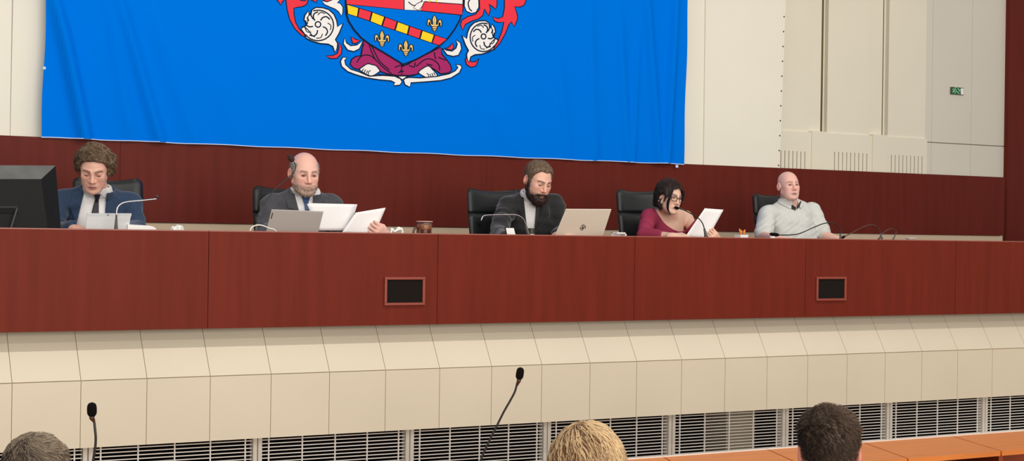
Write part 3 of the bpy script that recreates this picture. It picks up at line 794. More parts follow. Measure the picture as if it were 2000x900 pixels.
def hand_sd(P, wrist, u, pal, side=1, curl=(25, 35, 25), spread=0.05, s=1.0, thumb_in=0.5, finger_curl=None):
    """u: direction wrist->fingers, pal: palm-facing normal, side=+1 puts the thumb on u x pal"""
    u = V3(u) / np.linalg.norm(u); pal = V3(pal) - u * float(V3(pal) @ u); pal /= np.linalg.norm(pal); v = np.cross(u, pal) * side
    R = np.stack([u, v, pal], 1); W = V3(wrist)
    q = ((P - W) @ R) / s
    d = box_(q, (0.050, 0, 0), (0.046, 0.040, 0.013), None, 0.012)
    d = smin(d, cap(q, (-0.02, 0, 0), (0.03, 0, 0), 0.024, 0.022), 0.02)
    d = smin(d, ell(q, (0.035, 0.026, 0.010), (0.032, 0.018, 0.014)), 0.012)
    for i, (v0, L) in enumerate(((0.030, (0.042, 0.025, 0.02)), (0.010, (0.046, 0.029, 0.022)), (-0.011, (0.043, 0.027, 0.021)), (-0.030, (0.034, 0.021, 0.018)))):
        a = np.array([0.092 - 0.006 * (i == 3) - 0.002 * (i == 0), v0, 0.0]); ang = 0.0; sp_ = (1.2 - i) * spread
        cc = finger_curl[i] if finger_curl else curl
        r = 0.0092 - 0.0009 * (i == 3)
        for j in range(3):
            ang += math.radians(cc[j]); b = a + L[j] * np.array([math.cos(ang) * math.cos(sp_), math.sin(sp_), math.sin(ang)])
            e = cap(q, a, b, r, r - 0.0007); d = smin(d, e, 0.006 if j == 0 else 0.0015); a = b; r -= 0.0007
    a = np.array([0.022, 0.030, 0.010]); b = a + np.array([0.036, 0.022, 0.016 + 0.02 * thumb_in]); c = b + np.array([0.030, 0.003 - 0.012 * thumb_in, 0.008 + 0.012 * thumb_in])
    d = smin(d, cap(q, a, b, 0.0135, 0.0108), 0.012); d = smin(d, cap(q, b, c, 0.0105, 0.0088), 0.003)
    return d * s

def strands(name, parent, fn_region, roots, dirs, lens, curl, rad, cols, seg=5, head=None, hug=None, seed=0, maxe=None):
    """thin three-sided locks of hair as one mesh; returns arrays to merge"""
    g = np.random.RandomState(seed); n = len(roots)
    t = np.linspace(0, 1, seg + 1)
    P = np.zeros((n, seg + 1, 3)); P[:, 0] = roots; d = dirs / np.linalg.norm(dirs, axis=1, keepdims=True)
    bend = g.normal(size=(n, 3)) * curl
    for i in range(seg):
        P[:, i+1] = P[:, i] + d * (lens / seg)[:, None]
        d = d + bend / seg + np.array(hug if hug is not None else (0, 0, 0)) / seg
        d /= np.linalg.norm(d, axis=1, keepdims=True)
        if head is not None:                       # keep the lock on the head surface
            e = head(P[:, i+1].astype(np.float32)); 
            if np.any(e < 0.001) or maxe is not None:
                eps = 1e-3; q = P[:, i+1]
                gr = np.stack([head((q + V3(o)).astype(np.float32)) - e for o in ((eps,0,0),(0,eps,0),(0,0,eps))], 1); gr /= np.maximum(np.linalg.norm(gr, axis=1, keepdims=True), 1e-9)
                q2 = q + gr * np.maximum(0.001 - e, 0)[:, None]
                P[:, i+1] = q2 if maxe is None else q2 - gr * np.maximum(e - maxe, 0)[:, None]
    tan = np.gradient(P, axis=1); tan /= np.maximum(np.linalg.norm(tan, axis=2, keepdims=True), 1e-9)
    ref = g.normal(size=(n, 1, 3)); a = np.cross(tan, ref); a /= np.maximum(np.linalg.norm(a, axis=2, keepdims=True), 1e-9); b = np.cross(tan, a)
    prof = rad * (1 - 0.85 * t ** 2)[None, :, None]
    V = np.stack([P + prof * (a * math.cos(k) + b * math.sin(k)) for k in (0, 2.094, 4.189)], 2)      # n,seg+1,3,3
    V = V.reshape(-1, 3)
    base = (np.arange(n) * (seg + 1) * 3)[:, None, None, None]
    i = np.arange(seg)[None, :, None, None] * 3; k = np.array([[0, 1], [1, 2], [2, 0]])[None, None]
    q = np.stack([base + i + k[..., 0][..., None], base + i + k[..., 1][..., None], base + i + 3 + k[..., 1][..., None], base + i + 3 + k[..., 0][..., None]], -1).reshape(-1, 4)
    C = np.repeat(cols, (seg + 1) * 3, axis=0)
    return V, q, C

def merge(parts):
    Vs, Qs, Cs, o = [], [], [], 0
    for V, Q, C in parts: Vs.append(V); Qs.append(Q + o); Cs.append(C); o += len(V)
    return np.concatenate(Vs), np.concatenate(Qs), np.concatenate(Cs)

def pick(V, Q, n, seed=0, mask=None):
    """random surface points and normals"""
    g = np.random.RandomState(seed)
    a, b, c = V[Q[:, 0]], V[Q[:, 1]], V[Q[:, 3]]
    N = np.cross(b - a, c - a); A = np.linalg.norm(N, axis=1) + 1e-12; N /= A[:, None]
    cen = V[Q].mean(1)
    if mask is not None: A = A * mask(cen)
    k = g.choice(len(Q), n, p=A / A.sum())
    return cen[k] + g.normal(size=(n, 3)) * 0.001, N[k]
# ------------------------------------------------------------------ people
A = lambda px, py, dy: at(px, py, D + dy)
RC, UC, FV = V3(rc), V3(uc), V3(f0)
def proj(P):
    q = P - V3(CAM); z = q @ FV
    z = np.maximum(z, 0.1)
    return 1000 + F * (q @ RC) / z, 450 - F * (q @ UC) / z, z / F
def prism(P, polys):
    """signed distance (m) to regions outlined on the front of a garment"""
    x, y, s = proj(P); out = None
    if isinstance(polys[0][0], (int, float)): polys = [polys]
    for poly in polys:
        ar = sum(poly[i][0]*poly[(i+1) % len(poly)][1] - poly[(i+1) % len(poly)][0]*poly[i][1] for i in range(len(poly)))
        pl = poly if ar > 0 else poly[::-1]; d = None
        for i in range(len(pl)):
            (ax, ay), (bx, by) = pl[i], pl[(i+1) % len(pl)]; l = math.hypot(bx-ax, by-ay) or 1e-6
            e = ((x-ax)*(by-ay) - (y-ay)*(bx-ax)) / l
            d = e if d is None else np.maximum(d, e)
        d = d * s; out = d if out is None else np.minimum(out, d)
    return out

class Body:
    def __init__(s, head, N, SR, SL, ER, EL, WR, WL, w=0.0, belly=0.0, pelvis=None, armr=1.0):
        s.h = head; s.N, s.SR, s.SL, s.ER, s.EL, s.WR, s.WL = [V3(q) for q in (N, SR, SL, ER, EL, WR, WL)]
        s.mid = (s.SR + s.SL) / 2; s.ex = (s.SL - s.SR); s.sw = float(np.linalg.norm(s.ex)); s.ex = s.ex / s.sw
        s.pel = V3(pelvis) if pelvis is not None else None
        up = s.mid - s.pel; up = up / np.linalg.norm(up); up = up - s.ex * float(up @ s.ex); s.ez = up / np.linalg.norm(up)
        s.ey = np.cross(s.ez, s.ex); s.R = np.stack([s.ex, s.ey, s.ez], 1); s.wd = w; s.belly = belly; s.ar = armr
        s.len = float(np.linalg.norm(s.mid - s.pel))
    def q(s, P): return (P - s.mid) @ s.R
    def back(s, P): return s.q(P)[:, 1]
    def torso(s, P):
        q = s.q(P); a = np.abs(q); h = s.sw / 2; L = s.len
        d = ell(q, (0, -0.012, -0.15), (0.155 + s.wd, 0.112 + s.wd*0.6, 0.20))
        d = smin(d, cap(q, (-h, 0, -0.010), (h, 0, -0.010), 0.046), 0.05)
        aq = q.copy(); aq[:, 0] = a[:, 0]
        nb = s.q(s.N[None])[0]
        d = smin(d, cap(aq, (h * 0.72, 0.005, 0.005), (0.035, nb[1] + 0.02, nb[2] - 0.012), 0.046, 0.046), 0.04)
        d = smin(d, ell(q, (0, -0.018 - s.belly*0.5, -0.33), (0.150 + s.wd + s.belly*0.6, 0.112 + s.belly, 0.19)), 0.06)
        d = smin(d, ell(q, (0, 0.0, -L), (0.18 + s.wd, 0.13, 0.12)), 0.06)
        return d
    def arms(s, P, part=(0, 1), k=1.0, end=1.0, only=None):
        d = None
        for S, E, W in ((s.SR, s.ER, s.WR), (s.SL, s.EL, s.WL)):
            e = cap(P, S, E, 0.050 * s.ar, 0.043 * s.ar)
            if end > 0: e = smin(e, cap(P, E, E + (W - E) * end, 0.042 * s.ar, (0.042 + (0.030 - 0.042) * end) * s.ar), 0.012)
            d = e if d is None else np.minimum(d, e)
        return d
    def upper(s, P, end):
        d = None
        for S, E in ((s.SR, s.ER), (s.SL, s.EL)):
            e = cap(P, S, S + (E - S) * end, 0.052 * s.ar, 0.052 * s.ar); d = e if d is None else np.minimum(d, e)
        return d
    def neck(s, P): return cap(P, s.h.w((0, 0.022, -0.072)), s.N, 0.053 * s.h.s + s.h.fat * 0.7, 0.060 * s.h.s + s.h.fat * 0.7)
    def cloth(s, P, off, end=0.93, wr=0.004, seed=0, arms=True):
        d = s.torso(P)
        if arms: d = smin(d, s.arms(P, end=end), 0.03)
        d = d - off
        # folds: run across the sleeves and slack over the belly
        f = nz(P, 55, seed + 11, 4) * 0.5 + nz(P * np.array([1, 1, 2.2], np.float32), 34, seed + 5, 3)
        d = d + wr * f
        for S, E, W in ((s.SR, s.ER, s.WR), (s.SL, s.EL, s.WL)):
            ax = (E - S); l = float(np.linalg.norm(ax)); ax = ax / l; t = (P - S) @ ax
            rr = np.sqrt(np.maximum((((P - S) - t[:, None] * ax) ** 2).sum(1), 0))
            d = d + wr * 1.5 * np.sin(t * 95 + 5.0 * nz(P, 15, seed + 2, 3) + seed) * (0.55 + 0.9 * nz(P, 24, seed + 31, 3)) * np.clip(1.4 - rr / 0.06, 0, 1) * np.clip((t - 0.05) / 0.08, 0, 1)
        return d
    def bbox(s, pad=0.1):
        pts = np.stack([s.N, s.SR, s.SL, s.ER, s.EL, s.WR, s.WL, s.pel, s.mid, s.h.c])
        return pts.min(0) - pad, pts.max(0) + pad

def build_body(b, parent, hands, base, pig, h=0.0034, hide=0.006):
    hd = b.h
    def f(P):
        d = smin(hd.sd(P), b.neck(P), 0.022)
        d = smin(d, b.torso(P) + hide, 0.03)
        d = smin(d, b.arms(P, end=1.0) + hide * 0.6, 0.02)
        for hh in hands: d = smin(d, hand_sd(P, **hh), 0.012)
        return d
    lo, hi = b.bbox(0.16); hi[2] = max(hi[2], hd.c[2] + 0.16)
    for hh in hands: lo = np.minimum(lo, V3(hh['wrist']) - 0.2); hi = np.maximum(hi, V3(hh['wrist']) + 0.2)
    V, Q = surface(f, lo, hi, h, 1.6)
    p = hd.loc(V.astype(np.float32))
    C = skin_pigment(p, base, **pig)
    far = (np.abs(p).max(1) > 0.16)
    C[far] = np.array(lin(base)) * (1 + 0.05 * nz(V[far].astype(np.float32), 60, 2))[:, None]
    return nmesh('body', V, Q, skin_m, parent, C)

def build_sdf(name, f, lo, hi, h, m_, parent, margin=1.8, pigment=None):
    V, Q = surface(f, lo, hi, h, margin)
    return nmesh(name, V, Q, m_, parent, pigment)

def eyes(hd, root, kind, col=(70, 46, 38), lash=(48, 30, 26)):
    lm = mat('lash_%d_%d_%d' % lash, lash, 0.7)
    for s_ in (-1, 1):
        if kind != 'down':
            e = MB(); e.smooth = True
            def eb(c, r, n=14):
                m2 = MB(); m2.ball((0, 0, 0), r, n, 10); return [Vector(hd.w(tuple(Vector(v) + Vector(c)))) for v in m2.v], m2.f
            vs, fs = eb((s_ * 0.031, -0.0815, -0.0005), (0.0105, 0.0085, 0.0042)); e.add(vs, fs); e.mi = 1
            vs, fs = eb((s_ * 0.0315, -0.0862, -0.0003), (0.0048, 0.0042, 0.0040), 12); e.add(vs, fs)
            e.build('eye', [mat('eye_white_%s' % kind, (206, 190, 184) if kind == 'open' else (134, 92, 82), 0.3), mat('iris_%d_%d_%d' % col, col, 0.2)], root)
        zz = 0.0045 if kind != 'down' else -0.0035
        e = MB(); e.smooth = True
        pts = [Vector(hd.w((s_ * 0.031 + 0.0125 * u, -0.0885 + 0.010 * u * u + (0.0 if kind != 'down' else 0.0010), zz - 0.0040 * u * u))) for u in (-1, -0.6, -0.2, 0.2, 0.6, 1)]
        e.tube(pts, [0.0007, 0.0015, 0.0018, 0.0018, 0.0015, 0.0007], 6); e.build('lashes', lm, root)

def headbox(hd, pad=0.03): return hd.c - 0.16 - pad, hd.c + 0.16 + pad

def build_hair(name, hd, parent, f, cols, h=0.003, ns=1500, ln=(0.02, 0.04), curl=0.6, rad=0.0012, flow=None, seed=0, hugz=(0, 0, -0.3), lift=0.6, extra=None, box=None, maxe=None, mask=None):
    """base volume plus loose locks over it"""
    lo, hi = box if box is not None else headbox(hd)
    fw = lambda P: f(hd.loc(P)) * hd.s
    V, Q = surface(fw, lo, hi, h, 2.2)
    g = np.random.RandomState(seed)
    c0, c1 = np.array(lin(cols[0])), np.array(lin(cols[1]))
    tt = np.clip(0.5 + 0.5 * nz(V.astype(np.float32), 300, seed), 0, 1)[:, None]
    parts = [(V, Q, c0 * (1 - tt * 0.6) + c1 * tt * 0.6)]
    if ns:
        R_, N_ = pick(V, Q, ns, seed, None if mask is None else (lambda c: mask(hd.loc(c.astype(np.float32)))))
        dl = flow(hd.loc(R_.astype(np.float32))) @ hd.R.T if flow is not None else g.normal(size=(ns, 3))
        dl = dl - N_ * (dl * N_).sum(1, keepdims=True)
        d = N_ * lift + dl
        t = g.uniform(0, 1, size=(ns, 1)) ** 1.3
        parts.append(strands(name, None, None, R_, d, g.uniform(ln[0], ln[1], ns), curl, rad, c0 * (1 - t) + c1 * t, head=fw, hug=hugz, seed=seed, maxe=maxe))
    if extra: parts += extra
    V, Q, C = merge(parts)
    return nmesh(name, V, Q, hair_m, parent, C)

def trousers(b, parent, m_, shoe_m, floor_z, fwd):
    """seated legs; fwd points where the knees point"""
    fwd = V3(fwd); kn = []; 
    for s_ in (-1, 1):
        hip = b.pel + b.ex * 0.09 * s_; k = hip + fwd * 0.42 + b.ex * 0.05 * s_; k[2] = min(k[2] + 0.0, floor_z + 0.50); an = k + fwd * 0.03; an[2] = floor_z + 0.09
        kn.append((hip, k, an))
    def f(P):
        d = ell((P - b.pel) @ b.R, (0, 0, 0), (0.185 + b.wd, 0.14, 0.12))
        for hip, k, an in kn: d = smin(d, np.minimum(cap(P, hip, k, 0.088, 0.062), cap(P, k, an, 0.064, 0.05)), 0.03)
        return d
    pts = np.array([q for t in kn for q in t] + [b.pel])
    build_sdf('trousers', f, pts.min(0) - 0.22, pts.max(0) + 0.22, 0.012, m_, parent)
    for hip, k, an in kn:
        def g_(P, an=an): return smax(smin(cap(P, an + V3((0, 0, -0.05)) - fwd * 0.03, an + fwd * 0.15 + V3((0, 0, -0.058)), 0.042, 0.034), cap(P, an, an + V3((0, 0, -0.05)), 0.042), 0.02), floor_z + 0.002 - P[:, 2], 0.004)
        build_sdf('shoe', g_, an - 0.28, an + 0.28, 0.008, shoe_m, parent)

suit_navy = mat('navy_wool', (48, 64, 88), 0.85, sheen=0.25, noise=0.10, nscale=60, spec=0.15)
suit_grey = mat('charcoal_wool', (72, 72, 76), 0.85, sheen=0.3, noise=0.10, nscale=60, spec=0.15)
suit_black = mat('black_wool', (42, 41, 42), 0.8, sheen=0.35, noise=0.10, nscale=60, spec=0.2)
shirt_white = mat('white_cotton', (232, 228, 226), 0.85, spec=0.2)
shirt_pale = mat('pale_grey_cotton', (208, 209, 203), 0.85, noise=0.04, nscale=30, spec=0.2)
blouse_m = mat('raspberry_jersey', (150, 50, 76), 0.8, noise=0.06, nscale=30, spec=0.2)
tie_dark = mat('dark_tie', (40, 32, 44), 0.6); tie_blue = mat('blue_tie', (52, 78, 118), 0.55); tie_black = mat('black_tie', (26, 25, 27), 0.6)
lining = mat('black_collar_lining', (38, 34, 32), 0.8)
shoe_m = mat('black_shoe', (20, 19, 19), 0.4)
trouser_m = mat('dark_trousers', (40, 40, 46), 0.85)

def suit(b, root, jm, vpoly, lapels, ties, wings, tie_m, seed, jacket_off=0.012, wr=0.0065):
    hd = b.h
    front = lambda P: b.back(P) - 0.03
    lo, hi = b.bbox(0.13)
    def jf(P):
        full = b.cloth(P, jacket_off, wr=wr, seed=seed)
        d = smax(full, -np.maximum(prism(P, vpoly), front(P)), 0.004)
        for lp in lapels:
            d = np.minimum(d, smax(full - 0.008, np.maximum(prism(P, lp), front(P)), 0.003))
        # collar of the jacket round the back of the neck
        nk = b.neck(P) - 0.030
        zc = (P - b.N) @ b.ez
        d = np.minimum(d, smax(smax(nk, np.abs(zc + 0.004) - 0.026, 0.005), -np.maximum(prism(P, vpoly), front(P) - 0.03), 0.004))
        return np.maximum(d, -(b.neck(P) - 0.0225))
    build_sdf('jacket', jf, lo, hi, 0.0055, jm, root)
    def sf(P):
        d = smin(b.torso(P) - 0.000 + 0.0025 * nz(P, 60, seed, 4), b.arms(P, end=0.97) + 0.009, 0.02)
        return smax(smin(d, b.neck(P) - 0.004, 0.03) - 0.002, (P - b.N) @ b.ez - 0.012, 0.004)
    build_sdf('shirt', sf, lo, hi, 0.008, shirt_white, root)
    def cf(P):
        nk = b.neck(P); zc = (P - b.N) @ b.ez
        d = smax(smax(nk - 0.017, np.abs(zc - 0.016) - 0.028, 0.004), -(nk - 0.002), 0.003)
        for wg in wings:
            pr = prism(P, wg)
            d = np.minimum(d, smax(smax(np.minimum(nk - 0.0205, b.torso(P) - 0.014), pr, 0.003), front(P) - 0.05, 0.003))
        return d
    build_sdf('shirt_collar', cf, b.N - 0.16, b.N + 0.16, 0.0034, shirt_white, root)
    def tf(P): return smax(smax(np.minimum(b.torso(P) - 0.014, b.neck(P) - 0.026), prism(P, ties), 0.004), front(P), 0.004)
    build_sdf('tie', tf, b.mid - 0.32, b.mid + 0.25, 0.004, tie_m, root)

def hl_region(p, pts):
    """negative above the hairline z(y)"""
    ys, zs = zip(*pts); return interp(p[:, 1], ys, zs) - p[:, 2]

PEOPLE = {}
# ---------- 1: curly-haired man in a navy suit, reading with bowed head
hd = Head(A(184, 328, 0.74), -20, 29, 2, 1.0)
SRp, SLp = A(118, 391, 0.90), A(255, 397, 0.90)
b = Body(hd, A(192, 376, 0.87), SRp, SLp, A(100, 452, 0.76), A(266, 450, 0.78), A(140, 447, 0.5), A(240, 448, 0.48), w=0.0, pelvis=(SRp + SLp) / 2 + Vector((0, 0.12, -0.46)))
root = thing('person', 'man with curly brown hair in a navy suit, head bowed, behind the black monitor', 'person', tuple((SRp + SLp) / 2 + Vector((0, 0.12, 0)))[:2] + (STAGE,))
hands = [dict(wrist=b.WR, u=(0.9, -0.4, 0), pal=(0, 0, -1), side=1), dict(wrist=b.WL, u=(-0.9, -0.4, 0), pal=(0, 0, -1), side=-1)]
build_body(b, root, hands, (220, 170, 150), dict(ruddy=0.5, brow=(86, 58, 44), browz=0.022))
eyes(hd, root, 'down', lash=(74, 46, 38))
suit(b, root, suit_navy, [(164, 366), (147, 450), (203, 450), (209, 362)], [[(165, 372), (149, 440), (134, 402), (143, 378)], [(209, 368), (204, 440), (222, 402), (228, 380)]],
     [[(183, 379), (197, 379), (193, 390), (186, 390)], [(186, 388), (193, 388), (193, 422), (177, 422)]], [[(165, 370), (170, 387), (184, 380)], [(209, 364), (205, 387), (195, 379)]], tie_dark, 3)
HLN = [(-0.10, 0.092), (-0.075, 0.080), (-0.05, 0.056), (-0.03, 0.020), (-0.01, -0.012), (0.02, -0.035), (0.05, -0.075), (0.10, -0.085)]
def hf(p):
    d = head_sd(p, ears=False, face=False) - (0.020 + 0.010 * np.clip((p[:, 1] + 0.03) / 0.08, 0, 1) - 0.011 * np.clip((p[:, 2] - 0.045) / 0.05, 0, 1) + 0.010 * np.clip((p[:, 0] - 0.03) / 0.04, 0, 1) * (p[:, 2] < 0.05)) + 0.008 * nz(p, 120, 4, 6) + 0.004 * nz(p, 300, 5, 5)
    return smax(d, hl_region(p, HLN) + 0.006 * nz(p, 160, 9), 0.012)
build_hair('hair', hd, root, hf, ((62, 46, 33), (158, 130, 102)), ns=4500, ln=(0.018, 0.036), curl=0.7, rad=0.0014, seed=5, lift=0.25, maxe=0.006, hugz=(0, 0, -0.6), flow=lambda p: np.stack([nz(p, 95, 41, 4), nz(p, 95, 42, 4), nz(p, 95, 43, 4) - 0.25], 1) * 2.2)
trousers(b, root, suit_navy, shoe_m, STAGE, (0, -1, 0))
PEOPLE[1] = b

# ---------- 2: bald man with greying beard in a charcoal suit, holding papers
hd = Head(A(595, 337, 0.86), -5, 14, 0, 1.04, 0.005)
SRp, SLp = A(530, 401, 0.94), A(648, 401, 0.94)
b = Body(hd, A(599, 381, 0.94), SRp, SLp, A(517, 455, 0.82), A(664, 462, 0.80), A(545, 456, 0.55), A(758, 469, 0.525), w=0.018, belly=0.03, pelvis=(SRp + SLp) / 2 + Vector((0, 0.10, -0.45)))
root = thing('person', 'bald man with greying beard in a charcoal suit holding printed sheets', 'person', tuple((SRp + SLp) / 2 + Vector((0, 0.10, 0)))[:2] + (STAGE,))
hands = [dict(wrist=b.WR, u=(0.9, -0.4, 0), pal=(0, 0, -1), side=1), dict(wrist=b.WL, u=(-0.78, -0.10, 0.60), pal=(0.0, 1, 0.1), side=-1, curl=(34, 52, 30), thumb_in=0.9)]
build_body(b, root, hands, (230, 180, 162), dict(ruddy=0.7, brow=(120, 92, 78), stub=(142, 112, 98), stub_amt=0.7, openeye=True))
eyes(hd, root, 'narrow')
suit(b, root, suit_grey, [(570, 358), (585, 415), (610, 415), (613, 364)], [[(568, 364), (584, 412), (561, 406), (556, 380)], [(614, 371), (610, 412), (630, 394), (640, 383)]],
     [[(588, 382), (607, 382), (602, 397), (594, 398)], [(594, 395), (602, 395), (605, 411), (596, 411)]], [[(570, 358), (583, 391), (592, 383)], [(614, 368), (607, 385), (602, 382)]], tie_blue, 7, wr=0.007)
def hf(p):
    d = head_sd(p, 0.005, ears=False, face=False) - 0.0045 + 0.002 * nz(p, 300, 4, 5)
    d = smax(d, hl_region(p, [(-0.10, 0.3), (-0.045, 0.06), (-0.03, -0.02), (0.0, -0.012), (0.03, -0.045), (0.06, -0.07), (0.10, -0.08)]), 0.005)
    return smax(d, p[:, 2] - 0.058 - 0.01 * nz(p, 60, 2), 0.006)
build_hair('hair', hd, root, hf, ((124, 112, 102), (190, 182, 172)), h=0.0028, ns=900, ln=(0.008, 0.016), curl=0.5, rad=0.0009, seed=6, flow=lambda p: np.tile(np.array([0, 0.6, -0.8]), (len(p), 1)), lift=0.3)
def bf(p):
    d = head_sd(p, 0.005, ears=False) - 0.002 + 0.002 * nz(p, 320, 8, 5)
    reg = p[:, 2] + 0.066 + 0.35 * np.clip(np.abs(p[:, 0]) - 0.02, 0, 0.03) * -1.2
    d = smax(d, reg, 0.005)
    return smax(d, p[:, 1] + 0.02, 0.006)
build_hair('beard', hd, root, bf, ((148, 116, 100), (204, 178, 162)), h=0.0028, ns=500, ln=(0.004, 0.008), curl=0.6, rad=0.0009, seed=8, flow=lambda p: np.tile(np.array([0, -0.4, -0.8]), (len(p), 1)), lift=0.3)
trousers(b, root, suit_grey, shoe_m, STAGE, (0, -1, 0))
PEOPLE[2] = b

# ---------- 3: bearded man in a black suit, looking down at a laptop
hd = Head(A(1051, 352, 0.82), 1, 23, 5, 1.02)
SRp, SLp = A(990, 404, 0.95), A(1083, 400, 0.95)
b = Body(hd, A(1037, 386, 0.93), SRp, SLp, A(972, 458, 0.78), A(1096, 456, 0.84), A(992, 464, 0.52), A(1090, 460, 0.5), w=0.008, belly=0.01, pelvis=(SRp + SLp) / 2 + Vector((0, 0.14, -0.45)))
root = thing('person', 'man with a full dark beard in a black suit bent over a laptop', 'person', tuple((SRp + SLp) / 2 + Vector((0, 0.14, 0)))[:2] + (STAGE,))
hands = [dict(wrist=b.WR, u=(0.9, -0.3, 0.05), pal=(0, 0, -1), side=1), dict(wrist=b.WL, u=(0.3, -0.9, 0), pal=(0, 0, -1), side=-1)]
build_body(b, root, hands, (228, 176, 154), dict(ruddy=0.6, brow=(74, 50, 38), browz=0.021, stub=(70, 46, 38), stub_amt=0.6))
eyes(hd, root, 'down')
suit(b, root, suit_black, [(1021, 366), (1030, 452), (1044, 452), (1050, 402), (1046, 372)], [[(1020, 370), (1029, 442), (1011, 408), (1007, 384)], [(1058, 402), (1050, 448), (1074, 422), (1072, 397)]],
     [[(1046, 400), (1056, 400), (1055, 406), (1047, 407)], [(1047, 404), (1054, 404), (1052, 455), (1043, 455)]], [[(1021, 368), (1034, 400), (1046, 396), (1028, 372)], [(1062, 396), (1060, 406), (1066, 398)]], tie_black, 9, wr=0.008)
HLN = [(-0.10, 0.104), (-0.08, 0.098), (-0.055, 0.078), (-0.035, 0.036), (-0.028, -0.012), (-0.005, -0.012), (0.01, 0.02), (0.03, -0.03), (0.06, -0.065), (0.10, -0.075)]
def hf(p):
    d = head_sd(p, ears=False, face=False) - (0.007 + 0.005 * np.clip((p[:, 2] - 0.02) / 0.06, 0, 1)) + 0.003 * nz(p, 260, 4, 5)
    return smax(d, hl_region(p, HLN) - 0.012 * np.exp(-(p[:, 0] / 0.02) ** 2) * (p[:, 1] < -0.03) + 0.003 * nz(p, 240, 9), 0.006)
build_hair('hair', hd, root, hf, ((84, 64, 46), (152, 130, 106)), ns=1800, ln=(0.008, 0.016), curl=0.5, rad=0.0009, maxe=0.004, seed=11, lift=0.5, flow=lambda p: np.stack([p[:, 0] * 4, np.full(len(p), -0.3), -0.5 + 0 * p[:, 0]], 1))
def bf(p):
    x = np.abs(p[:, 0])
    d = head_sd(p, ears=False) - (0.007 + 0.007 * np.clip((-0.07 - p[:, 2]) / 0.03, 0, 1)) + 0.004 * nz(p, 260, 8, 5)
    d = smin(d, ell(p, (0, -0.074, -0.112), (0.031, 0.026, 0.030)), 0.02)
    top = interp(p[:, 1], [-0.12, -0.092, -0.075, -0.055, -0.035, -0.015, 0.02], [-0.055, -0.056, -0.072, -0.074, -0.060, -0.005, -0.02])
    d = smax(d, p[:, 2] - top, 0.005)
    d = smax(d, p[:, 1] - 0.006 + 0.15 * (p[:, 2] + 0.05), 0.005)
    return smax(d, -(ell(p, (0, -0.105, -0.0725), (0.023, 0.035, 0.0125))), 0.004)
build_hair('beard', hd, root, bf, ((30, 20, 17), (78, 50, 38)), h=0.0028, ns=1500, ln=(0.008, 0.016), curl=0.8, rad=0.0010, maxe=0.006, seed=12, flow=lambda p: np.tile(np.array([0, -0.4, -0.9]), (len(p), 1)), lift=0.4)
trousers(b, root, suit_black, shoe_m, STAGE, (0, -1, 0))
PEOPLE[3] = b

# ---------- 4: dark-haired woman in a raspberry off-shoulder top, reading
hd = Head(A(1307, 383, 0.82), 5, 12, 7, 0.93)
SRp, SLp = A(1268, 424, 0.92), A(1340, 424, 1.0)
b = Body(hd, A(1304, 418, 0.92), SRp, SLp, A(1257, 458, 0.78), A(1360, 456, 0.86), A(1312, 462, 0.55), A(1404, 478, 0.535), w=-0.012, pelvis=(SRp + SLp) / 2 + Vector((0, 0.10, -0.43)), armr=0.88)
root = thing('person', 'woman with a black bob and glasses in a raspberry off-shoulder top', 'person', tuple((SRp + SLp) / 2 + Vector((0, 0.10, 0)))[:2] + (STAGE,))
hands = [dict(wrist=b.WR, u=(0.9, -0.25, 0.12), pal=(0, 0.3, -1), side=1, s=0.9), dict(wrist=b.WL, u=(-0.62, -0.12, 0.76), pal=(0.0, 1, 0.1), side=-1, curl=(34, 52, 30), s=0.88, thumb_in=0.9)]
build_body(b, root, hands, (230, 186, 162), dict(ruddy=0.4, brow=(52, 36, 32), lip=(168, 84, 80), openeye=True), hide=0.002)
eyes(hd, root, 'open', (50, 36, 32))
OPEN = [[(1276, 404), (1284, 416), (1295, 433), (1304, 441), (1314, 447.5), (1326, 452), (1338, 451), (1356, 431), (1380, 395), (1330, 340), (1290, 360)]]
def tf(P):
    d = b.cloth(P, 0.008, end=0.62, wr=0.004, seed=4)
    d = smax(d, -prism(P, OPEN), 0.003)
    return np.maximum(d, -(b.neck(P) - 0.006))
lo, hi = b.bbox(0.12)
build_sdf('top', tf, lo, hi, 0.005, blouse_m, root)
def hf(p):
    d = head_sd(p, ears=False, face=False) - 0.016
    bob = ell(p, (0, 0.022, -0.020), (0.090, 0.092, 0.122))
    bob = smax(bob, -(p[:, 2] + 0.086 + 0.10 * p[:, 1]), 0.006)
    d = smin(d, bob, 0.02)
    # the face and the neck stay free
    xf = interp(p[:, 2], [-0.12, -0.08, -0.03, 0.02, 0.055, 0.075], [0.088, 0.084, 0.076, 0.068, 0.050, 0.0])
    face = np.maximum(np.abs(p[:, 0] - 0.006) - xf, p[:, 1] + 0.022 - 0.25 * np.clip(0.075 - np.abs(p[:, 0]), -0.05, 0.075))
    face = np.maximum(face, p[:, 2] - 0.080)
    d = smax(d, -face, 0.008)
    d = smax(d, -ell(p, (0, 0.0, -0.13), (0.060, 0.085, 0.07)), 0.008)
    d = smax(d, -ell(p, (-0.083, -0.020, -0.03), (0.028, 0.024, 0.045)), 0.006)
    return d + 0.0022 * np.sin(p[:, 0] * 420 + 3 * nz(p, 40, 3)) * (p[:, 2] < 0.07) + 0.002 * nz(p, 200, 6)
lock = MB()
def lockpts(pts): return [Vector(hd.w(q)) for q in pts]
lp = bez(lockpts([(-0.028, -0.060, 0.092), (-0.052, -0.076, 0.050), (-0.064, -0.082, 0.0), (-0.066, -0.080, -0.045), (-0.052, -0.082, -0.090), (-0.020, -0.088, -0.122)]), 5)
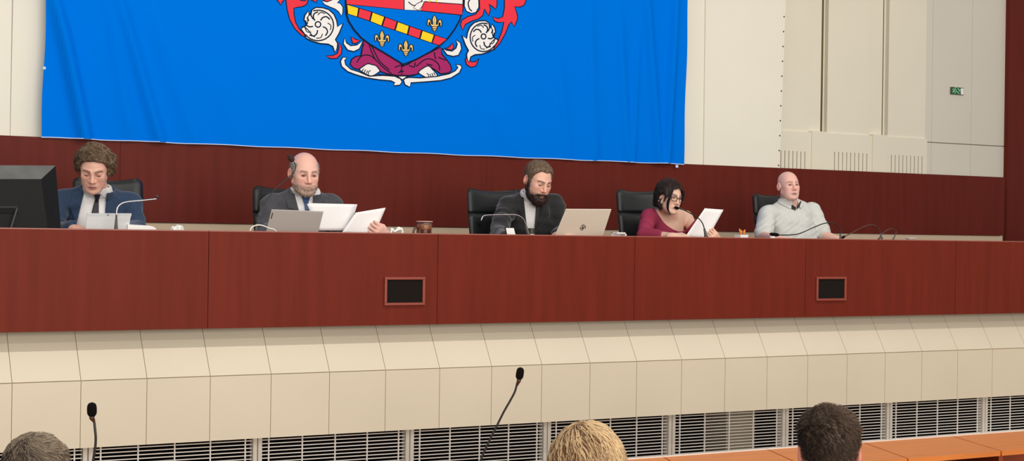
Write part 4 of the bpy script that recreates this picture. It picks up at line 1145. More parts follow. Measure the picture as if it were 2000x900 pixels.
def bundle(path, rr, n, seed):
    g = random.Random(seed); nl = len(path)
    for k in range(n):
        ax = Vector(hd.w((g.gauss(0, 1), g.gauss(0, 1), 0.0))) - Vector(hd.c); ax = ax.normalized() * rr * math.sqrt(g.random()); ph = g.random() * 0.25
        lock.tube([p + ax * math.sin(math.pi * min(1, 0.15 + 0.8 * i / (nl - 1) + ph * 0.2)) for i, p in enumerate(path)], [0.0028 * math.sin(math.pi * (0.15 + 0.83 * i / (nl - 1))) ** 0.7 + 0.0005 for i in range(nl)], 5)
bundle(lp, 0.010, 16, 1)
lp2 = bez(lockpts([(0.040, -0.062, 0.085), (0.066, -0.066, 0.045), (0.076, -0.058, -0.01), (0.074, -0.050, -0.06), (0.062, -0.048, -0.085)]), 5)
bundle(lp2, 0.008, 12, 2)
LV = np.array([tuple(v) for v in lock.v]); LQ = np.array([f for f in lock.f if len(f) == 4])
build_hair('hair', hd, root, hf, ((22, 15, 15), (70, 48, 42)), ns=2400, ln=(0.02, 0.045), curl=0.25, rad=0.0012, seed=21, lift=0.05, hugz=(0, 0, -0.4), maxe=0.003, mask=lambda p: ((p[:, 1] > -0.02) | (p[:, 2] > 0.085)).astype(float),
           flow=lambda p: np.stack([p[:, 0] * 6, p[:, 1] * 3, -1.0 + 0 * p[:, 0]], 1), extra=[(LV, LQ, np.tile(np.array(lin((26, 17, 17))), (len(LV), 1)))])
gl = MB(); gl.smooth = True
for s_ in (-1, 1):
    ring = []
    for k in range(21):
        t = 2 * math.pi * k / 20
        ring.append(Vector(hd.w((s_ * 0.033 + 0.0245 * math.copysign(abs(math.cos(t)) ** 0.75, math.cos(t)), -0.104 + 0.010 * abs(s_ * 0.033 + 0.0245 * math.cos(t)) / 0.06, -0.002 + 0.018 * math.copysign(abs(math.sin(t)) ** 0.8, math.sin(t))))))
    gl.tube(ring, 0.0021, 6)
    gl.tube([Vector(hd.w((s_ * 0.057, -0.095, 0.006))), Vector(hd.w((s_ * 0.074, -0.05, 0.006))), Vector(hd.w((s_ * 0.083, 0.01, 0.004)))], 0.0018, 6)
gl.tube([Vector(hd.w((-0.010, -0.105, 0.004))), Vector(hd.w((0, -0.108, 0.006))), Vector(hd.w((0.010, -0.105, 0.004)))], 0.0018, 6)
gl.build('glasses', mat('dark_glasses_frame', (48, 34, 42), 0.3), root)
er = MB(); er.ball(hd.w((-0.082, 0.004, -0.046)), 0.006, 10, 8); er.build('earring', chrome, root, smooth=True)
trousers(b, root, trouser_m, shoe_m, STAGE, (0, -1, 0))
PEOPLE[4] = b

# ---------- 5: bald man in a short-sleeved pale shirt, leaning back
hd = Head(A(1540, 362, 1.05), -12, -1, -2, 0.90, 0.004)
SRp, SLp = A(1500, 418, 1.10), A(1586, 413, 1.12)
b = Body(hd, A(1542, 397, 1.09), SRp, SLp, A(1490, 462, 1.0), A(1608, 459, 1.04), A(1515, 466, 0.68), A(1645, 472, 0.82), w=0.028, belly=0.045, pelvis=(SRp + SLp) / 2 + Vector((0, 0.0, -0.46)))
root = thing('person', 'bald man in a pale short-sleeved shirt leaning back in his chair', 'person', tuple((SRp + SLp) / 2)[:2] + (STAGE,))
hands = [dict(wrist=b.WR, u=(0.5, -0.8, 0.0), pal=(0, 0, -1), side=1), dict(wrist=b.WL, u=(0.2, -0.9, 0), pal=(0, 0, -1), side=-1)]
build_body(b, root, hands, (234, 184, 168), dict(ruddy=0.7, brow=(150, 108, 92), lip=(150, 84, 78), stub=(196, 160, 146), stub_amt=0.4, openeye=True))
eyes(hd, root, 'narrow', (96, 66, 58), (110, 70, 60))
def tf(P):
    d = smin(b.torso(P), b.upper(P, 0.84) - 0.004, 0.03) - 0.009
    f = nz(P * np.array([1.2, 1, 1.6], np.float32), 42, 3, 4) + 0.6 * nz(P, 80, 8, 4)
    x, y, s = proj(P)
    fold = np.sin(((y - 400) * 0.55 + (x - 1560) * 0.42)) * np.clip((y - 415) / 25, 0, 1) + 0.0
    d = d + 0.006 * f + 0.0028 * fold * (0.5 + 0.8 * nz(P, 18, 21, 3)) * (b.back(P) < 0)
    d = d + 0.004 * np.exp(-((x - (1555 + (y - 410) * 0.42)) / 0.8) ** 2) * (y > 408) * (b.back(P) < 0)
    return np.maximum(d, -(b.neck(P) - 0.004))
lo, hi = b.bbox(0.13)
build_sdf('shirt', tf, lo, hi, 0.005, shirt_pale, root)
def cf(P):
    nk = b.neck(P); zc = (P - b.N) @ b.ez
    d = smax(smax(nk - 0.013, np.abs(zc - 0.014) - 0.026, 0.004), -(nk - 0.006), 0.003)
    d = np.maximum(d, -np.maximum(prism(P, [(1546, 380), (1550, 412), (1558, 412), (1563, 380)]), b.back(P) - 0.02))
    for wg in ([(1516, 386), (1521, 396), (1545, 409), (1547, 400)], [(1561, 402), (1566, 392), (1571, 399), (1564, 408)]):
        d = np.minimum(d, smax(smax(np.minimum(nk - 0.017, b.torso(P) - 0.018), prism(P, wg), 0.003), b.back(P) - 0.05, 0.003))
    return d
build_sdf('collar', cf, b.N - 0.16, b.N + 0.16, 0.004, shirt_pale, root)
def lf(P): return smax(smax(np.minimum(b.neck(P) - 0.0165, b.torso(P) - 0.0175), prism(P, [[(1544, 399), (1546, 408), (1554, 410.5), (1555, 405), (1548, 400)], [(1557, 404), (1556, 409), (1563, 402), (1565, 391), (1562, 395)]]), 0.002), b.back(P), 0.003)
build_sdf('collar_lining', lf, b.N - 0.16, b.N + 0.14, 0.003, lining, root)
bt = MB()
p_ = at(1548, 403, D + 0.97)
trousers(b, root, trouser_m, shoe_m, STAGE, (0, -1, 0))
PEOPLE[5] = b

# ---------- three people of the audience seen from behind
def audience(label, hc, yaw, pitch, col_shirt, skin, scale, seed):
    hd = Head(hc, yaw, pitch, 0, scale)
    fw = Vector((math.sin(math.radians(yaw)), -math.cos(math.radians(yaw)), 0)); lf_ = Vector((-fw.y, fw.x, 0)) * 1.0     # lf_: towards the person's left
    hcv = Vector(hc); N = hcv + Vector((0, 0, -0.165 * scale)) - fw * 0.03
    mid = N + Vector((0, 0, -0.07)) - fw * 0.02
    SR, SL = mid - lf_ * 0.19, mid + lf_ * 0.19
    pel = mid - fw * 0.06 + Vector((0, 0, -0.48)); pel.z = max(0.5, pel.z)
    ER, EL = SR + fw * 0.12 - lf_ * 0.05 + Vector((0, 0, -0.26)), SL + fw * 0.12 + lf_ * 0.05 + Vector((0, 0, -0.26))
    WR, WL = ER + fw * 0.22 + lf_ * 0.10, EL + fw * 0.22 - lf_ * 0.10
    b = Body(hd, N, SR, SL, ER, EL, WR, WL, pelvis=pel)
    root = thing('person', label, 'person', (pel.x, pel.y, 0))
    fwt = tuple(fw)
    hands = [dict(wrist=b.WR, u=fwt, pal=(0, 0, -1), side=1), dict(wrist=b.WL, u=fwt, pal=(0, 0, -1), side=-1)]
    build_body(b, root, hands, skin, dict(ruddy=0.6, brow=(70, 50, 40)), h=0.0042)
    def tf(P): return np.maximum(b.cloth(P, 0.010, end=0.92, seed=seed), -(b.neck(P) - 0.006))
    lo, hi = b.bbox(0.13); build_sdf('shirt', tf, lo, hi, 0.008, col_shirt, root)
    trousers(b, root, trouser_m, shoe_m, 0.0, fwt)
    return hd, root
crop = [(-0.10, 0.070), (-0.075, 0.064), (-0.05, 0.040), (-0.035, -0.012), (-0.005, -0.012), (0.01, 0.022), (0.032, -0.02), (0.05, -0.07), (0.10, -0.085)]
def crop_hair(p, t, lump, seed):
    d = head_sd(p, ears=False, face=False) - t - 0.008 * np.clip((p[:, 2] - 0.02) / 0.06, 0, 1) + lump * nz(p, 170, seed, 5)
    return smax(d, hl_region(p, crop), 0.006)
def whorl(c, k):
    """hair lies away from the crown point c with a twist"""
    def f(p):
        r = p - V3(c); r = r / np.maximum(np.linalg.norm(r, axis=1, keepdims=True), 1e-6)
        tw = np.stack([-r[:, 1], r[:, 0], 0 * r[:, 0]], 1)
        return r + k * tw
    return f
hd, root = audience('grey-haired man seen from behind at the bottom left corner', atz(70, 938, 4.1), 163, 6, mat('audience_grey_shirt', (96, 98, 104), 0.85), (206, 150, 128), 0.97, 31)
build_hair('hair', hd, root, lambda p: crop_hair(p, 0.008, 0.004, 3), ((52, 39, 32), (186, 166, 142)), h=0.003, ns=9000, ln=(0.018, 0.034), curl=0.4, rad=0.0009, maxe=0.008, seed=32, flow=whorl((0.01, 0.05, 0.09), 0.7), lift=0.30, hugz=(0, 0, -0.3))
hd, root = audience('blonde woman seen from behind in front of the grilles', atz(1147, 919, 4.1), 148, 8, mat('audience_cream_top', (190, 170, 150), 0.85), (224, 174, 150), 0.98, 33)
def bh(p):
    d = smin(head_sd(p, ears=False, face=False) - 0.018, ell(p, (0, 0.022, -0.010), (0.099, 0.102, 0.125)), 0.03)
    face = np.maximum(np.abs(p[:, 0]) - 0.06, p[:, 1] + 0.035); face = np.maximum(face, p[:, 2] - 0.06)
    d = smax(d, -face, 0.01); d = smax(d, -(p[:, 2] + 0.12), 0.008)
    return d + 0.003 * nz(p, 120, 3, 5)
build_hair('hair', hd, root, bh, ((104, 64, 36), (248, 214, 164)), h=0.0035, ns=5200, ln=(0.06, 0.13), curl=0.8, rad=0.0019, maxe=0.006, seed=34, flow=whorl((0.015, 0.035, 0.105), 0.45), lift=0.10, hugz=(0, 0, -0.5))
hd, root = audience('man with short dark hair seen from behind, in front of the orange desks', atz(1620, 882, 4.3), 140, 8, mat('audience_dark_shirt', (52, 54, 62), 0.85), (216, 150, 132), 0.99, 35)
def dh(p):
    d = crop_hair(p, 0.005, 0.0015, 3)
    d2 = smax(head_sd(p, ears=False, face=False) - 0.019 + 0.006 * nz(p, 110, 8, 5), 0.058 - p[:, 2] + 0.10 * p[:, 1], 0.008)
    d2 = smax(d2, hl_region(p, crop), 0.006)
    return np.minimum(d, d2)
V_ = None
build_hair('hair', hd, root, dh, ((30, 22, 19), (122, 96, 76)), h=0.003, ns=7000, ln=(0.008, 0.022), curl=0.5, rad=0.0008, maxe=0.010, seed=36, flow=whorl((-0.01, 0.05, 0.095), 0.8), lift=0.45, hugz=(0, 0, 0.0))
# ------------------------------------------------------------------ chairs
def rounded_panel(mb, w0, w1, z0, z1, yc, th, curve, lean, r=0.06, n=14, zn=14, top=True):
    """upholstered panel: width w0 at the bottom, w1 at the top, rounded corners, curved across"""
    zz = [z0 + (z1 - z0) * i / zn for i in range(zn + 1)]
    rows = []
    for z in zz:
        t = (z - z0) / (z1 - z0); w = (w0 + (w1 - w0) * t) / 2
        dt = min(z - z0, z1 - z); 
        if dt < r and (z - z0 > z1 - z) == top: w -= r - math.sqrt(max(0, r*r - (r - dt)**2))
        tq = t if top else 1 - t; puff = math.sqrt(max(0.0, 1 - max(0, 2*tq - 1) ** 6)) * (1 - 0.25 * max(0, 1 - tq * 14) ** 2)
        row = []
        for k in range(2 * n):
            s_ = -1 + 2 * (k / n if k < n else (2 * n - k) / n)
            yy = yc + lean * (z - z0) - curve * s_ * s_
            e = max(0.0, 1 - abs(s_) ** 5) ** 0.5 * puff * 0.5 + 0.12 * puff
            zq = z + (0.016 * s_ * s_ - 0.012) * (max(0, 2 * t - 1) if top else 0)
            row.append((w * s_, yy + (-th * e if k < n else th * e), zq))
        rows.append(row)
    m_ = 2 * n; vs = [v for r_ in rows for v in r_]
    fs = [(i*m_ + k, i*m_ + (k+1) % m_, (i+1)*m_ + (k+1) % m_, (i+1)*m_ + k) for i in range(zn) for k in range(m_)]
    fs += [tuple(reversed(range(m_))), tuple(range(zn*m_, (zn+1)*m_))]
    mb.add(vs, fs)
def make_chair(label):
    t = thing('office_chair', label, 'chair', (0, 0, 0), 'black leather chairs behind the dais')
    m = MB(); rounded_panel(m, 0.44, 0.43, 0.934, 1.09, 0.27, 0.06, 0.055, 0.16, 0.035); m.build('headrest', black_leather, t, smooth=True)
    m = MB(); rounded_panel(m, 0.43, 0.44, 0.50, 0.9335, 0.20, 0.062, 0.055, 0.16, 0.035, top=False); m.build('backrest', black_leather, t, smooth=True)
    m = MB(); m.hexa([(-0.25, -0.24, 0.42), (0.25, -0.24, 0.42), (0.23, 0.22, 0.40), (-0.23, 0.22, 0.40)], [(-0.25, -0.24, 0.50), (0.25, -0.24, 0.50), (0.23, 0.22, 0.48), (-0.23, 0.22, 0.48)]); m.build('seat', black_leather, t, bevel=0.03)
    for s_ in (-1, 1):
        m = MB(); m.tube(bez([(s_*0.24, -0.10, 0.44), (s_*0.29, -0.14, 0.55), (s_*0.29, -0.12, 0.64), (s_*0.29, 0.10, 0.65), (s_*0.25, 0.20, 0.62)], 5), 0.022, 8); m.build('armrest', black_plastic, t, smooth=True)
    m = MB(); m.tube([(0, 0, 0.10), (0, 0, 0.25), (0, 0, 0.26), (0, 0, 0.41)], [0.03, 0.03, 0.02, 0.02], 12); m.build('gas_column', black_plastic, t)
    for k in range(5):
        a = k * 2 * math.pi / 5; c, s_ = math.cos(a), math.sin(a)
        m = MB(); m.tube([(0, 0, 0.11), (c*0.15, s_*0.15, 0.10), (c*0.29, s_*0.29, 0.075)], [0.026, 0.022, 0.016], 8); leg = m.build('leg', black_plastic, t)
        m = MB(); m.tube([(c*0.29 - s_*0.015, s_*0.29 + c*0.015, 0.028), (c*0.29 + s_*0.015, s_*0.29 - c*0.015, 0.028)], 0.028, 12); m.build('caster', black_plastic, leg)
    return t
def dup(o, parent=None):
    c = o.copy(); COL.objects.link(c)
    if parent is not None: c.parent = parent
    for ch in list(o.children): dup(ch, c)
    return c
chairs = [(196, 1.18, 0.0, -6, 'black leather chair behind the curly-haired man'), (552, 1.18, -0.02, 0, 'black leather chair behind the man with the greying beard'),
          (961, 1.20, 0.005, 4, 'black leather chair behind the man with the full dark beard'), (1246, 1.20, 0.03, 4, 'black leather chair behind the woman with the bob'),
          (1506, 1.33, 0.035, 4, 'black leather chair behind the man in the short-sleeved shirt')]
c0 = make_chair(chairs[0][4])
for i, (px, dy, dz, yaw, lab) in enumerate(chairs):
    c = c0 if i == 0 else dup(c0)
    p = at(px, 400, D + dy)
    c.location = (p.x, D + dy - 0.30, STAGE); c.rotation_euler = (0, 0, math.radians(yaw)); c['label'] = lab
    c.scale = (0.90, 1, 1) if i == 0 else (1, 1, 1)
    CH = [o for o in c.children if o.name.startswith(('headrest', 'backrest'))]
    for o in CH: o.location.z += dz

# ------------------------------------------------------------------ things on the dais
def pq(P, dy): return [A(x, y, dy) for x, y in P]
def sheet(name, quad, mat_, label, cat, group=None, bow=0.012, n=8, parent=None):
    """one sheet of paper: quad TL TR BR BL"""
    q = [Vector(v) for v in quad]; nr = (q[1] - q[0]).cross(q[3] - q[0]).normalized()
    vs, uv, fs = [], [], []
    for j in range(n + 1):
        for i in range(n + 1):
            u, v = i / n, j / n
            p = (q[0]*(1-u) + q[1]*u)*(1-v) + (q[3]*(1-u) + q[2]*u)*v
            p = p + nr * bow * math.sin(math.pi * u) * (0.4 + 0.6 * v); vs.append(p); uv.append((u, 1 - v))
    for j in range(n):
        for i in range(n):
            a = j*(n+1)+i; fs.append((a, a+1, a+n+2, a+n+1))
    me = bpy.data.meshes.new(name); me.from_pydata([tuple(v) for v in vs], [], fs); me.materials.append(mat_)
    l = me.uv_layers.new(name='UVMap')
    for lp in me.loops: l.data[lp.index].uv = uv[lp.vertex_index]
    me.shade_smooth()
    o = bpy.data.objects.new(name, me); COL.objects.link(o)
    md = o.modifiers.new('thickness', 'SOLIDIFY'); md.thickness = 0.0008
    if label: tag(o, label, cat, group)
    return o
G = 'printed sheets held up at the dais'
sheet('paper_sheet', pq([(602.5, 396.6), (698, 398.8), (682, 450), (627, 450)], 0.600), paper_a, 'landscape printed sheet, rear of the pair held by the grey-bearded man', 'paper', G, 0.008)
sheet('paper_sheet', pq([(599.5, 397.8), (695, 398.8), (679, 450), (622, 450)], 0.590), paper_a, 'landscape printed sheet, front of the pair held by the grey-bearded man', 'paper', G, 0.008)
sheet('paper_sheet', pq([(695, 415), (753.5, 405.4), (731, 458), (667, 455)], 0.545), paper_a, 'tilted printed sheet gripped in the hand of the grey-bearded man', 'paper', G, 0.010)
sheet('paper_sheet', pq([(1376.5, 406.6), (1413.3, 409.4), (1382, 466), (1337, 464)], 0.545), paper_b, 'printed list the dark-haired woman is reading', 'paper', G, 0.010)

def laptop(name, label, px, dyt, dyb, m_, back=0.23, logo=None, group=None, keyboard=True):
    TL, TR, BR, BL = px
    tl, tr = A(*TL, dyt), A(*TR, dyt); br, bl = A(*BR, dyb), A(*BL, dyb)
    e1, e2 = bl - tl, br - tr; k1 = (DESK + 0.012 - tl.z) / e1.z; k2 = (DESK + 0.012 - tr.z) / e2.z
    BLd, BRd = tl + e1 * k1, tr + e2 * k2
    nr = (tr - tl).cross(BLd - tl).normalized()
    if nr.y > 0: nr = -nr
    c = (BLd + BRd) / 2
    t = thing(name, label, name.replace('_', ' ') if name != 'laptop' else 'laptop', (c.x, c.y + 0.1, DESK), group)
    m = MB(); m.slab([tl, tr, BRd, BLd], -nr, 0.007); m.build('lid' if keyboard else 'body', m_, t, bevel=0.0025)
    d = Vector((BRd.y - BLd.y, -(BRd.x - BLd.x), 0)).normalized() * -back
    m = MB()
    a, b = Vector((BLd.x, BLd.y, DESK)), Vector((BRd.x, BRd.y, DESK))
    if keyboard:
        m.hexa([a, b, b + d, a + d], [v + Vector((0, 0, 0.014)) for v in (a, b, b + d, a + d)]); m.build('keyboard_base', m_, t, bevel=0.003)
    else:
        k = d.normalized() * 0.09; m.hexa([a, b, b + k, a + k], [v + Vector((0, 0, 0.004)) for v in (a, b, b + k, a + k)]); m.build('kickstand', m_, t)
    m = MB(); m.slab([v - nr * 0.0072 + (c + Vector((0, 0, 0.1)) - v) * 0.05 for v in (tl, tr, BRd, BLd)], -nr, 0.001); m.build('screen', black_gloss, t)
    return t, tl, tr, BRd, BLd, nr
t, tl, tr, br, bl, nr = laptop('laptop', 'grey laptop with a small mark at its corner before the grey-bearded man', [(530.7, 409.3), (632.2, 413), (622.9, 449.7), (521, 448)], 0.34, 0.38, silver, group='open laptops on the dais')
m = MB(); u = (tr - tl) * 1.0; v = bl - tl
q = lambda a, b: tl + u * a + v * b
m.slab([q(0.022, 0.10), q(0.042, 0.10), q(0.042, 0.30), q(0.022, 0.30)], nr, 0.0006); m.build('logo', mat('laptop_mark', (66, 62, 58), 0.5), t)
t, tl, tr, br, bl, nr = laptop('laptop', 'pale silver laptop with a round dark emblem before the man with the full dark beard', [(1106, 408.2), (1194.5, 408.6), (1178.6, 458.4), (1085.8, 456.7)], 0.34, 0.40, silver_hp, group='open laptops on the dais')
# round two-letter emblem: ring with slanted strokes
m = MB(); cx, cy = (1138.5, 444.6)
P0 = A(cx, cy, 0.34); dn = (P0 - CAM).normalized(); k = (tl - CAM).dot(nr) / dn.dot(nr); c = CAM + dn * k
eu = (tr - tl).normalized(); ev = nr.cross(eu); ev = ev if ev.z > 0 else -ev
R_ = 0.0185
def lq(a, b, w): 
    A_, B_ = c + eu * a[0] * R_ + ev * a[1] * R_, c + eu * b[0] * R_ + ev * b[1] * R_; d = (B_ - A_).normalized(); s_ = d.cross(nr) * w
    m.slab([A_ - s_, A_ + s_, B_ + s_, B_ - s_], nr, 0.0006)
for k in range(24):
    a0, a1 = 2*math.pi*k/24, 2*math.pi*(k+1)/24
    if k % 12 in (3, 9): continue
    lq((math.cos(a0), math.sin(a0)), (math.cos(a1), math.sin(a1)), 0.0022)
lq((-0.22, 0.85), (-0.60, -0.62), 0.0022); lq((-0.38, 0.20), (-0.08, 0.20), 0.002); lq((-0.06, 0.2), (-0.28, -0.60), 0.002)
lq((0.30, 0.58), (-0.04, -0.85), 0.0022); lq((0.26, 0.45), (0.58, 0.45), 0.002); lq((0.58, 0.45), (0.36, -0.40), 0.002); lq((0.36, -0.42), (0.06, -0.42), 0.002)
m.build('logo', mat('laptop_emblem', (66, 56, 46), 0.4), t)
t, tl, tr, br, bl, nr = laptop('tablet_computer', 'pale grey tablet standing before the curly-haired man', [(170, 416.6), (257, 416.8), (251.5, 445), (167, 445)], 0.345, 0.36, tablet_m, keyboard=False)
m = MB(); m.smooth = True; m.ball(tl + (tr - tl) * 0.47 + (bl - tl) * 0.06 + nr * 0.0005, 0.0035, 10, 8); m.build('camera_lens', black_plastic, t)
m = MB(); u = tr - tl; v = bl - tl; q = lambda a, b: tl + u * a + v * b
m.slab([q(0.0, 0.0), q(1, 0.0), q(1, 0.11), q(0.0, 0.11)], nr, 0.0007); m.build('top_band', mat('tablet_band', (206, 209, 209), 0.4), t)

# big black monitor seen from behind
OT = [A(-70, 322.5, 0.33), A(108.6, 323.6, 0.33), A(119.5, 452, 0.25), A(-62, 452, 0.25)]
IT = [A(-45, 350, 0.25), A(80.5, 349.7, 0.25), A(93, 446, 0.19), A(-38, 446, 0.19)]
cm = (OT[2] + OT[3]) / 2
t = thing('monitor', 'big black monitor seen from behind at the left edge', 'monitor', (cm.x, cm.y + 0.05, DESK))
fw_ = Vector((0, 0.03, 0))
m = MB(); m.hexa(OT, [p + fw_ for p in OT]); m.build('screen_frame', mat('monitor_edge', (18, 18, 19), 0.5, spec=0.2), t, bevel=0.003)
m = MB(); m.hexa(IT, OT); m.build('rear_shell', mat('monitor_shell', (16, 16, 17), 0.5, spec=0.15), t)
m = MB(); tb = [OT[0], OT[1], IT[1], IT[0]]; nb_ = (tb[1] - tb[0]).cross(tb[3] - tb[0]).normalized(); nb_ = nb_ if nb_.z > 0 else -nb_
m.slab(tb, nb_, 0.0012); m.build('top_bevel_sheen', mat('monitor_top_sheen', (92, 92, 90), 0.6, noise=0.15, nscale=12), t)  # lighter slab over the black shell, overhead-light sheen put into its colour
m = MB(); m.slab([p + fw_ * 1.02 + ((OT[0] + OT[2]) / 2 - p) * 0.05 for p in OT], (0, 1, 0), 0.001); m.build('screen', black_gloss, t)
m = MB(); m.tube([A(-12, 405, 0.185), A(34, 405, 0.185), A(33, 408, 0.185), A(21, 446, 0.16)], 0.006, 6); m.build('stand_bracket', black_gloss, t)
m = MB(); m.box((cm.x - 0.14, cm.y - 0.06, DESK), (cm.x + 0.14, cm.y + 0.16, DESK + 0.012)); m.box((cm.x - 0.04, cm.y - 0.02, DESK + 0.01), (cm.x + 0.04, cm.y + 0.05, DESK + 0.08)); m.build('foot', black_plastic, t)

# gooseneck microphones
def mic(label, base, neck, head, dy, neck_mat, base_r=0.010, neck_r=0.0035, head_r=0.010, headm=foam_black, group='gooseneck microphones on the dais', dye=None):
    dye = dy if dye is None else dye
    B0, B1 = A(*base[0], dy), A(*base[1], dy); foot = B0 + (B0 - B1) * ((B0.z - DESK) / max(B1.z - B0.z, 1e-3)) if B1.z > B0.z else B0
    foot = Vector((foot.x, foot.y, DESK))
    t = thing('microphone', label, 'microphone', foot, group)
    m = MB(); m.lathe(foot, [(0.030, 0), (0.030, 0.008), (0.014, 0.014), (0.012, 0.02)], 16); m.tube([foot + Vector((0, 0, 0.012)), B0, B1], [base_r * 1.1, base_r, base_r * 0.45], 12); m.build('base', mat('mic_base', (74, 72, 64), 0.4), t, smooth=True)
    n = len(neck); pts = [A(x, y, dy + (dye - dy) * i / (n - 1)) for i, (x, y) in enumerate(neck)]
    m = MB(); m.tube(bez([B1] + pts, 6), neck_r, 8); m.build('gooseneck', neck_mat, t, smooth=True)
    H0, H1 = A(*head[0], dye), A(*head[1], dye); ax = (H1 - H0)
    m = MB(); m.tube([H0 + ax * k for k in (0, 0.08, 0.25, 0.5, 0.75, 0.92, 1.0)], [head_r * q for q in (0.45, 0.8, 0.98, 1.0, 0.92, 0.6, 0.15)], 12); m.build('windscreen', headm, t, smooth=True)
    return t
black_neck = mat('black_gooseneck', (30, 29, 28), 0.35); brown_neck = mat('bronze_gooseneck', (92, 62, 52), 0.35, 0.4)
mic('silver microphone bent level in front of the curly-haired man', [(226.5, 448), (227.3, 421)], [(228.5, 409), (234, 400), (246, 394.5), (275, 391.5), (296, 389.5), (307, 388)], [(310, 387), (303, 381)], 0.26, chrome, 0.010, 0.0042, 0.009, mat('mic_head_brown', (66, 34, 30), 0.6))
mic('black microphone whose foam head hides the ear of the grey-bearded man', [(500, 450), (501.5, 436)], [(504, 420), (513, 402), (527, 382), (543, 364), (559, 350.5), (570, 342), (576, 332), (577, 322), (574, 316)], [(573, 315), (563, 302)], 0.32, black_neck, 0.007, 0.0032, 0.016, mat('mic_foam_brown', (52, 30, 26), 0.9))
mic('silver microphone bent sideways in front of the man with the full dark beard', [(1032, 458), (1026.5, 438)], [(1024, 431), (1018, 424), (1009, 420), (998, 419), (970, 419.4), (950, 420.3), (943, 423), (939.5, 431)], [(939, 432), (936, 442)], 0.24, chrome, 0.011, 0.0035, 0.013)
mic('black microphone reaching to the lips of the dark-haired woman', [(1379.5, 463), (1375.5, 446)], [(1373, 438), (1368, 430), (1360, 423.5), (1348, 416), (1335, 409.6), (1325, 406.6)], [(1325, 407), (1317, 404.5)], 0.26, black_neck, 0.013, 0.0036, 0.010)
mic('long microphone bowed down in front of the short-sleeved shirt', [(1642, 467), (1641, 455)], [(1640, 449), (1637, 443), (1630, 437), (1620, 435), (1608, 436.6), (1590, 443.5), (1574, 451), (1560, 456.4), (1545, 458.6), (1522, 459)], [(1521, 459), (1503, 456.5)], 0.26, black_neck, 0.009, 0.0036, 0.012)
mic('bronze microphone arched just right of the man in the short-sleeved shirt', [(1723, 469), (1719.5, 455)], [(1717.5, 449), (1712, 442), (1703, 439.5), (1693, 440.8), (1680, 446), (1662, 455.5), (1650, 461.5)], [(1650, 461.5), (1643, 465)], 0.26, brown_neck, 0.009, 0.0036, 0.009)
mic('bronze microphone farthest along the dais, arched low', [(1743.5, 469), (1748.5, 459)], [(1750, 453), (1747.5, 448.6), (1741, 447), (1733, 449), (1725, 455), (1719.5, 461), (1717, 466)], [(1717, 466), (1713.5, 472)], 0.30, brown_neck, 0.007, 0.0034, 0.009)

# small things on the dais
def lump(name, label, cat, px, dy, r, m_, seed, group=None, amp=0.35):
    p = A(*px, dy); c = V3((p.x, p.y, DESK + r[2]))
    def f(P): return ell(P, c, r) + 0.8 * amp * min(r) * nz(P, 5.0 / min(r), seed, 6) + 0.25 * amp * min(r) * nz(P, 13.0 / min(r), seed + 1, 6)
    def g_(P): return np.maximum(f(P), DESK + 0.001 - P[:, 2])
    o = build_sdf(name, g_, c - V3(r) * 1.6, c + V3(r) * 1.6, min(r) / 9, m_, None); tag(o, label, cat, group)
    return o
lump('crumpled_wrapper', 'crumpled white wrapper lying alone right of the curly-haired man', 'wrapper', (348, 443), 0.14, (0.036, 0.026, 0.043), mat('white_foil', (244, 244, 240), 0.35, noise=0.5, nscale=40, second=(214, 214, 208)), 3, amp=0.45)
lump('crumpled_paper', 'crumpled white scrap under the head of the long bowed microphone', 'paper scrap', (1510, 461), 0.20, (0.026, 0.022, 0.034), white_plain, 8, amp=0.5)
m = MB(); m.smooth = True
pts = [A(x, y, 0.16) for x, y in ((764, 451), (763.5, 448.5), (766, 447.2), (768, 450), (771, 452), (776, 449), (783, 446), (785, 449.5), (786, 452))]
pts = [Vector((pts[0].x, pts[0].y, DESK + 0.004))] + pts + [Vector((pts[-1].x, pts[-1].y, DESK + 0.004))]
m.tube(bez(pts, 5), 0.0062, 8); m.ball(A(778.5, 447.2, 0.165), 0.013, 12, 8)
tag(m.build('crumpled_tissue', white_plain), 'curled white tissue beside the hand holding the tilted sheet', 'tissue')
m = MB(); m.smooth = True
pts = [A(x, y, 0.20) for x, y in ((489, 449), (494, 442.5), (501, 439.8), (508, 439.5), (516, 441.5), (526, 445.5), (538, 450))]
pts = [Vector((pts[0].x - 0.01, pts[0].y, DESK + 0.003))] + pts + [Vector((pts[-1].x + 0.05, pts[-1].y, DESK + 0.003))]
m.tube(bez(pts, 6), 0.0036, 8); tag(m.build('cable', mat('white_cable', (232, 226, 216), 0.4)), 'white cable looping up beside the grey laptop', 'cable')
# mug
p = A(829, 450, 0.22); zt_m = at(829, 431.5, p.y).z; hm = zt_m - DESK; r = 0.0425
t = thing('mug', 'brown patterned mug standing alone on the dais', 'mug', (p.x, p.y, DESK))
mug_m = mat('brown_glaze', (74, 32, 24), 0.25, noise=0.35, nscale=30, spec=0.6); rim_m = mat('mug_rim_highlight', (206, 160, 146), 0.3); band_m = mat('mug_band', (128, 78, 50), 0.35, noise=0.5, nscale=45)
m = MB(); m.lathe((p.x, p.y, DESK), [(r*0.86, 0), (r*0.95, 0.006), (r*0.95, hm*0.5), (r*0.97, hm*0.75), (r*1.04, hm - 0.004), (r*0.98, hm - 0.002), (r*0.90, hm*0.75), (r*0.86, 0.01), (0.0, 0.01)], 28); m.build('cup_body', mug_m, t, smooth=True)
m = MB(); m.lathe((p.x, p.y, DESK), [(r*0.985, hm*0.62), (r*1.0, hm*0.64), (r*1.01, hm*0.84), (r*0.99, hm*0.86)], 28)
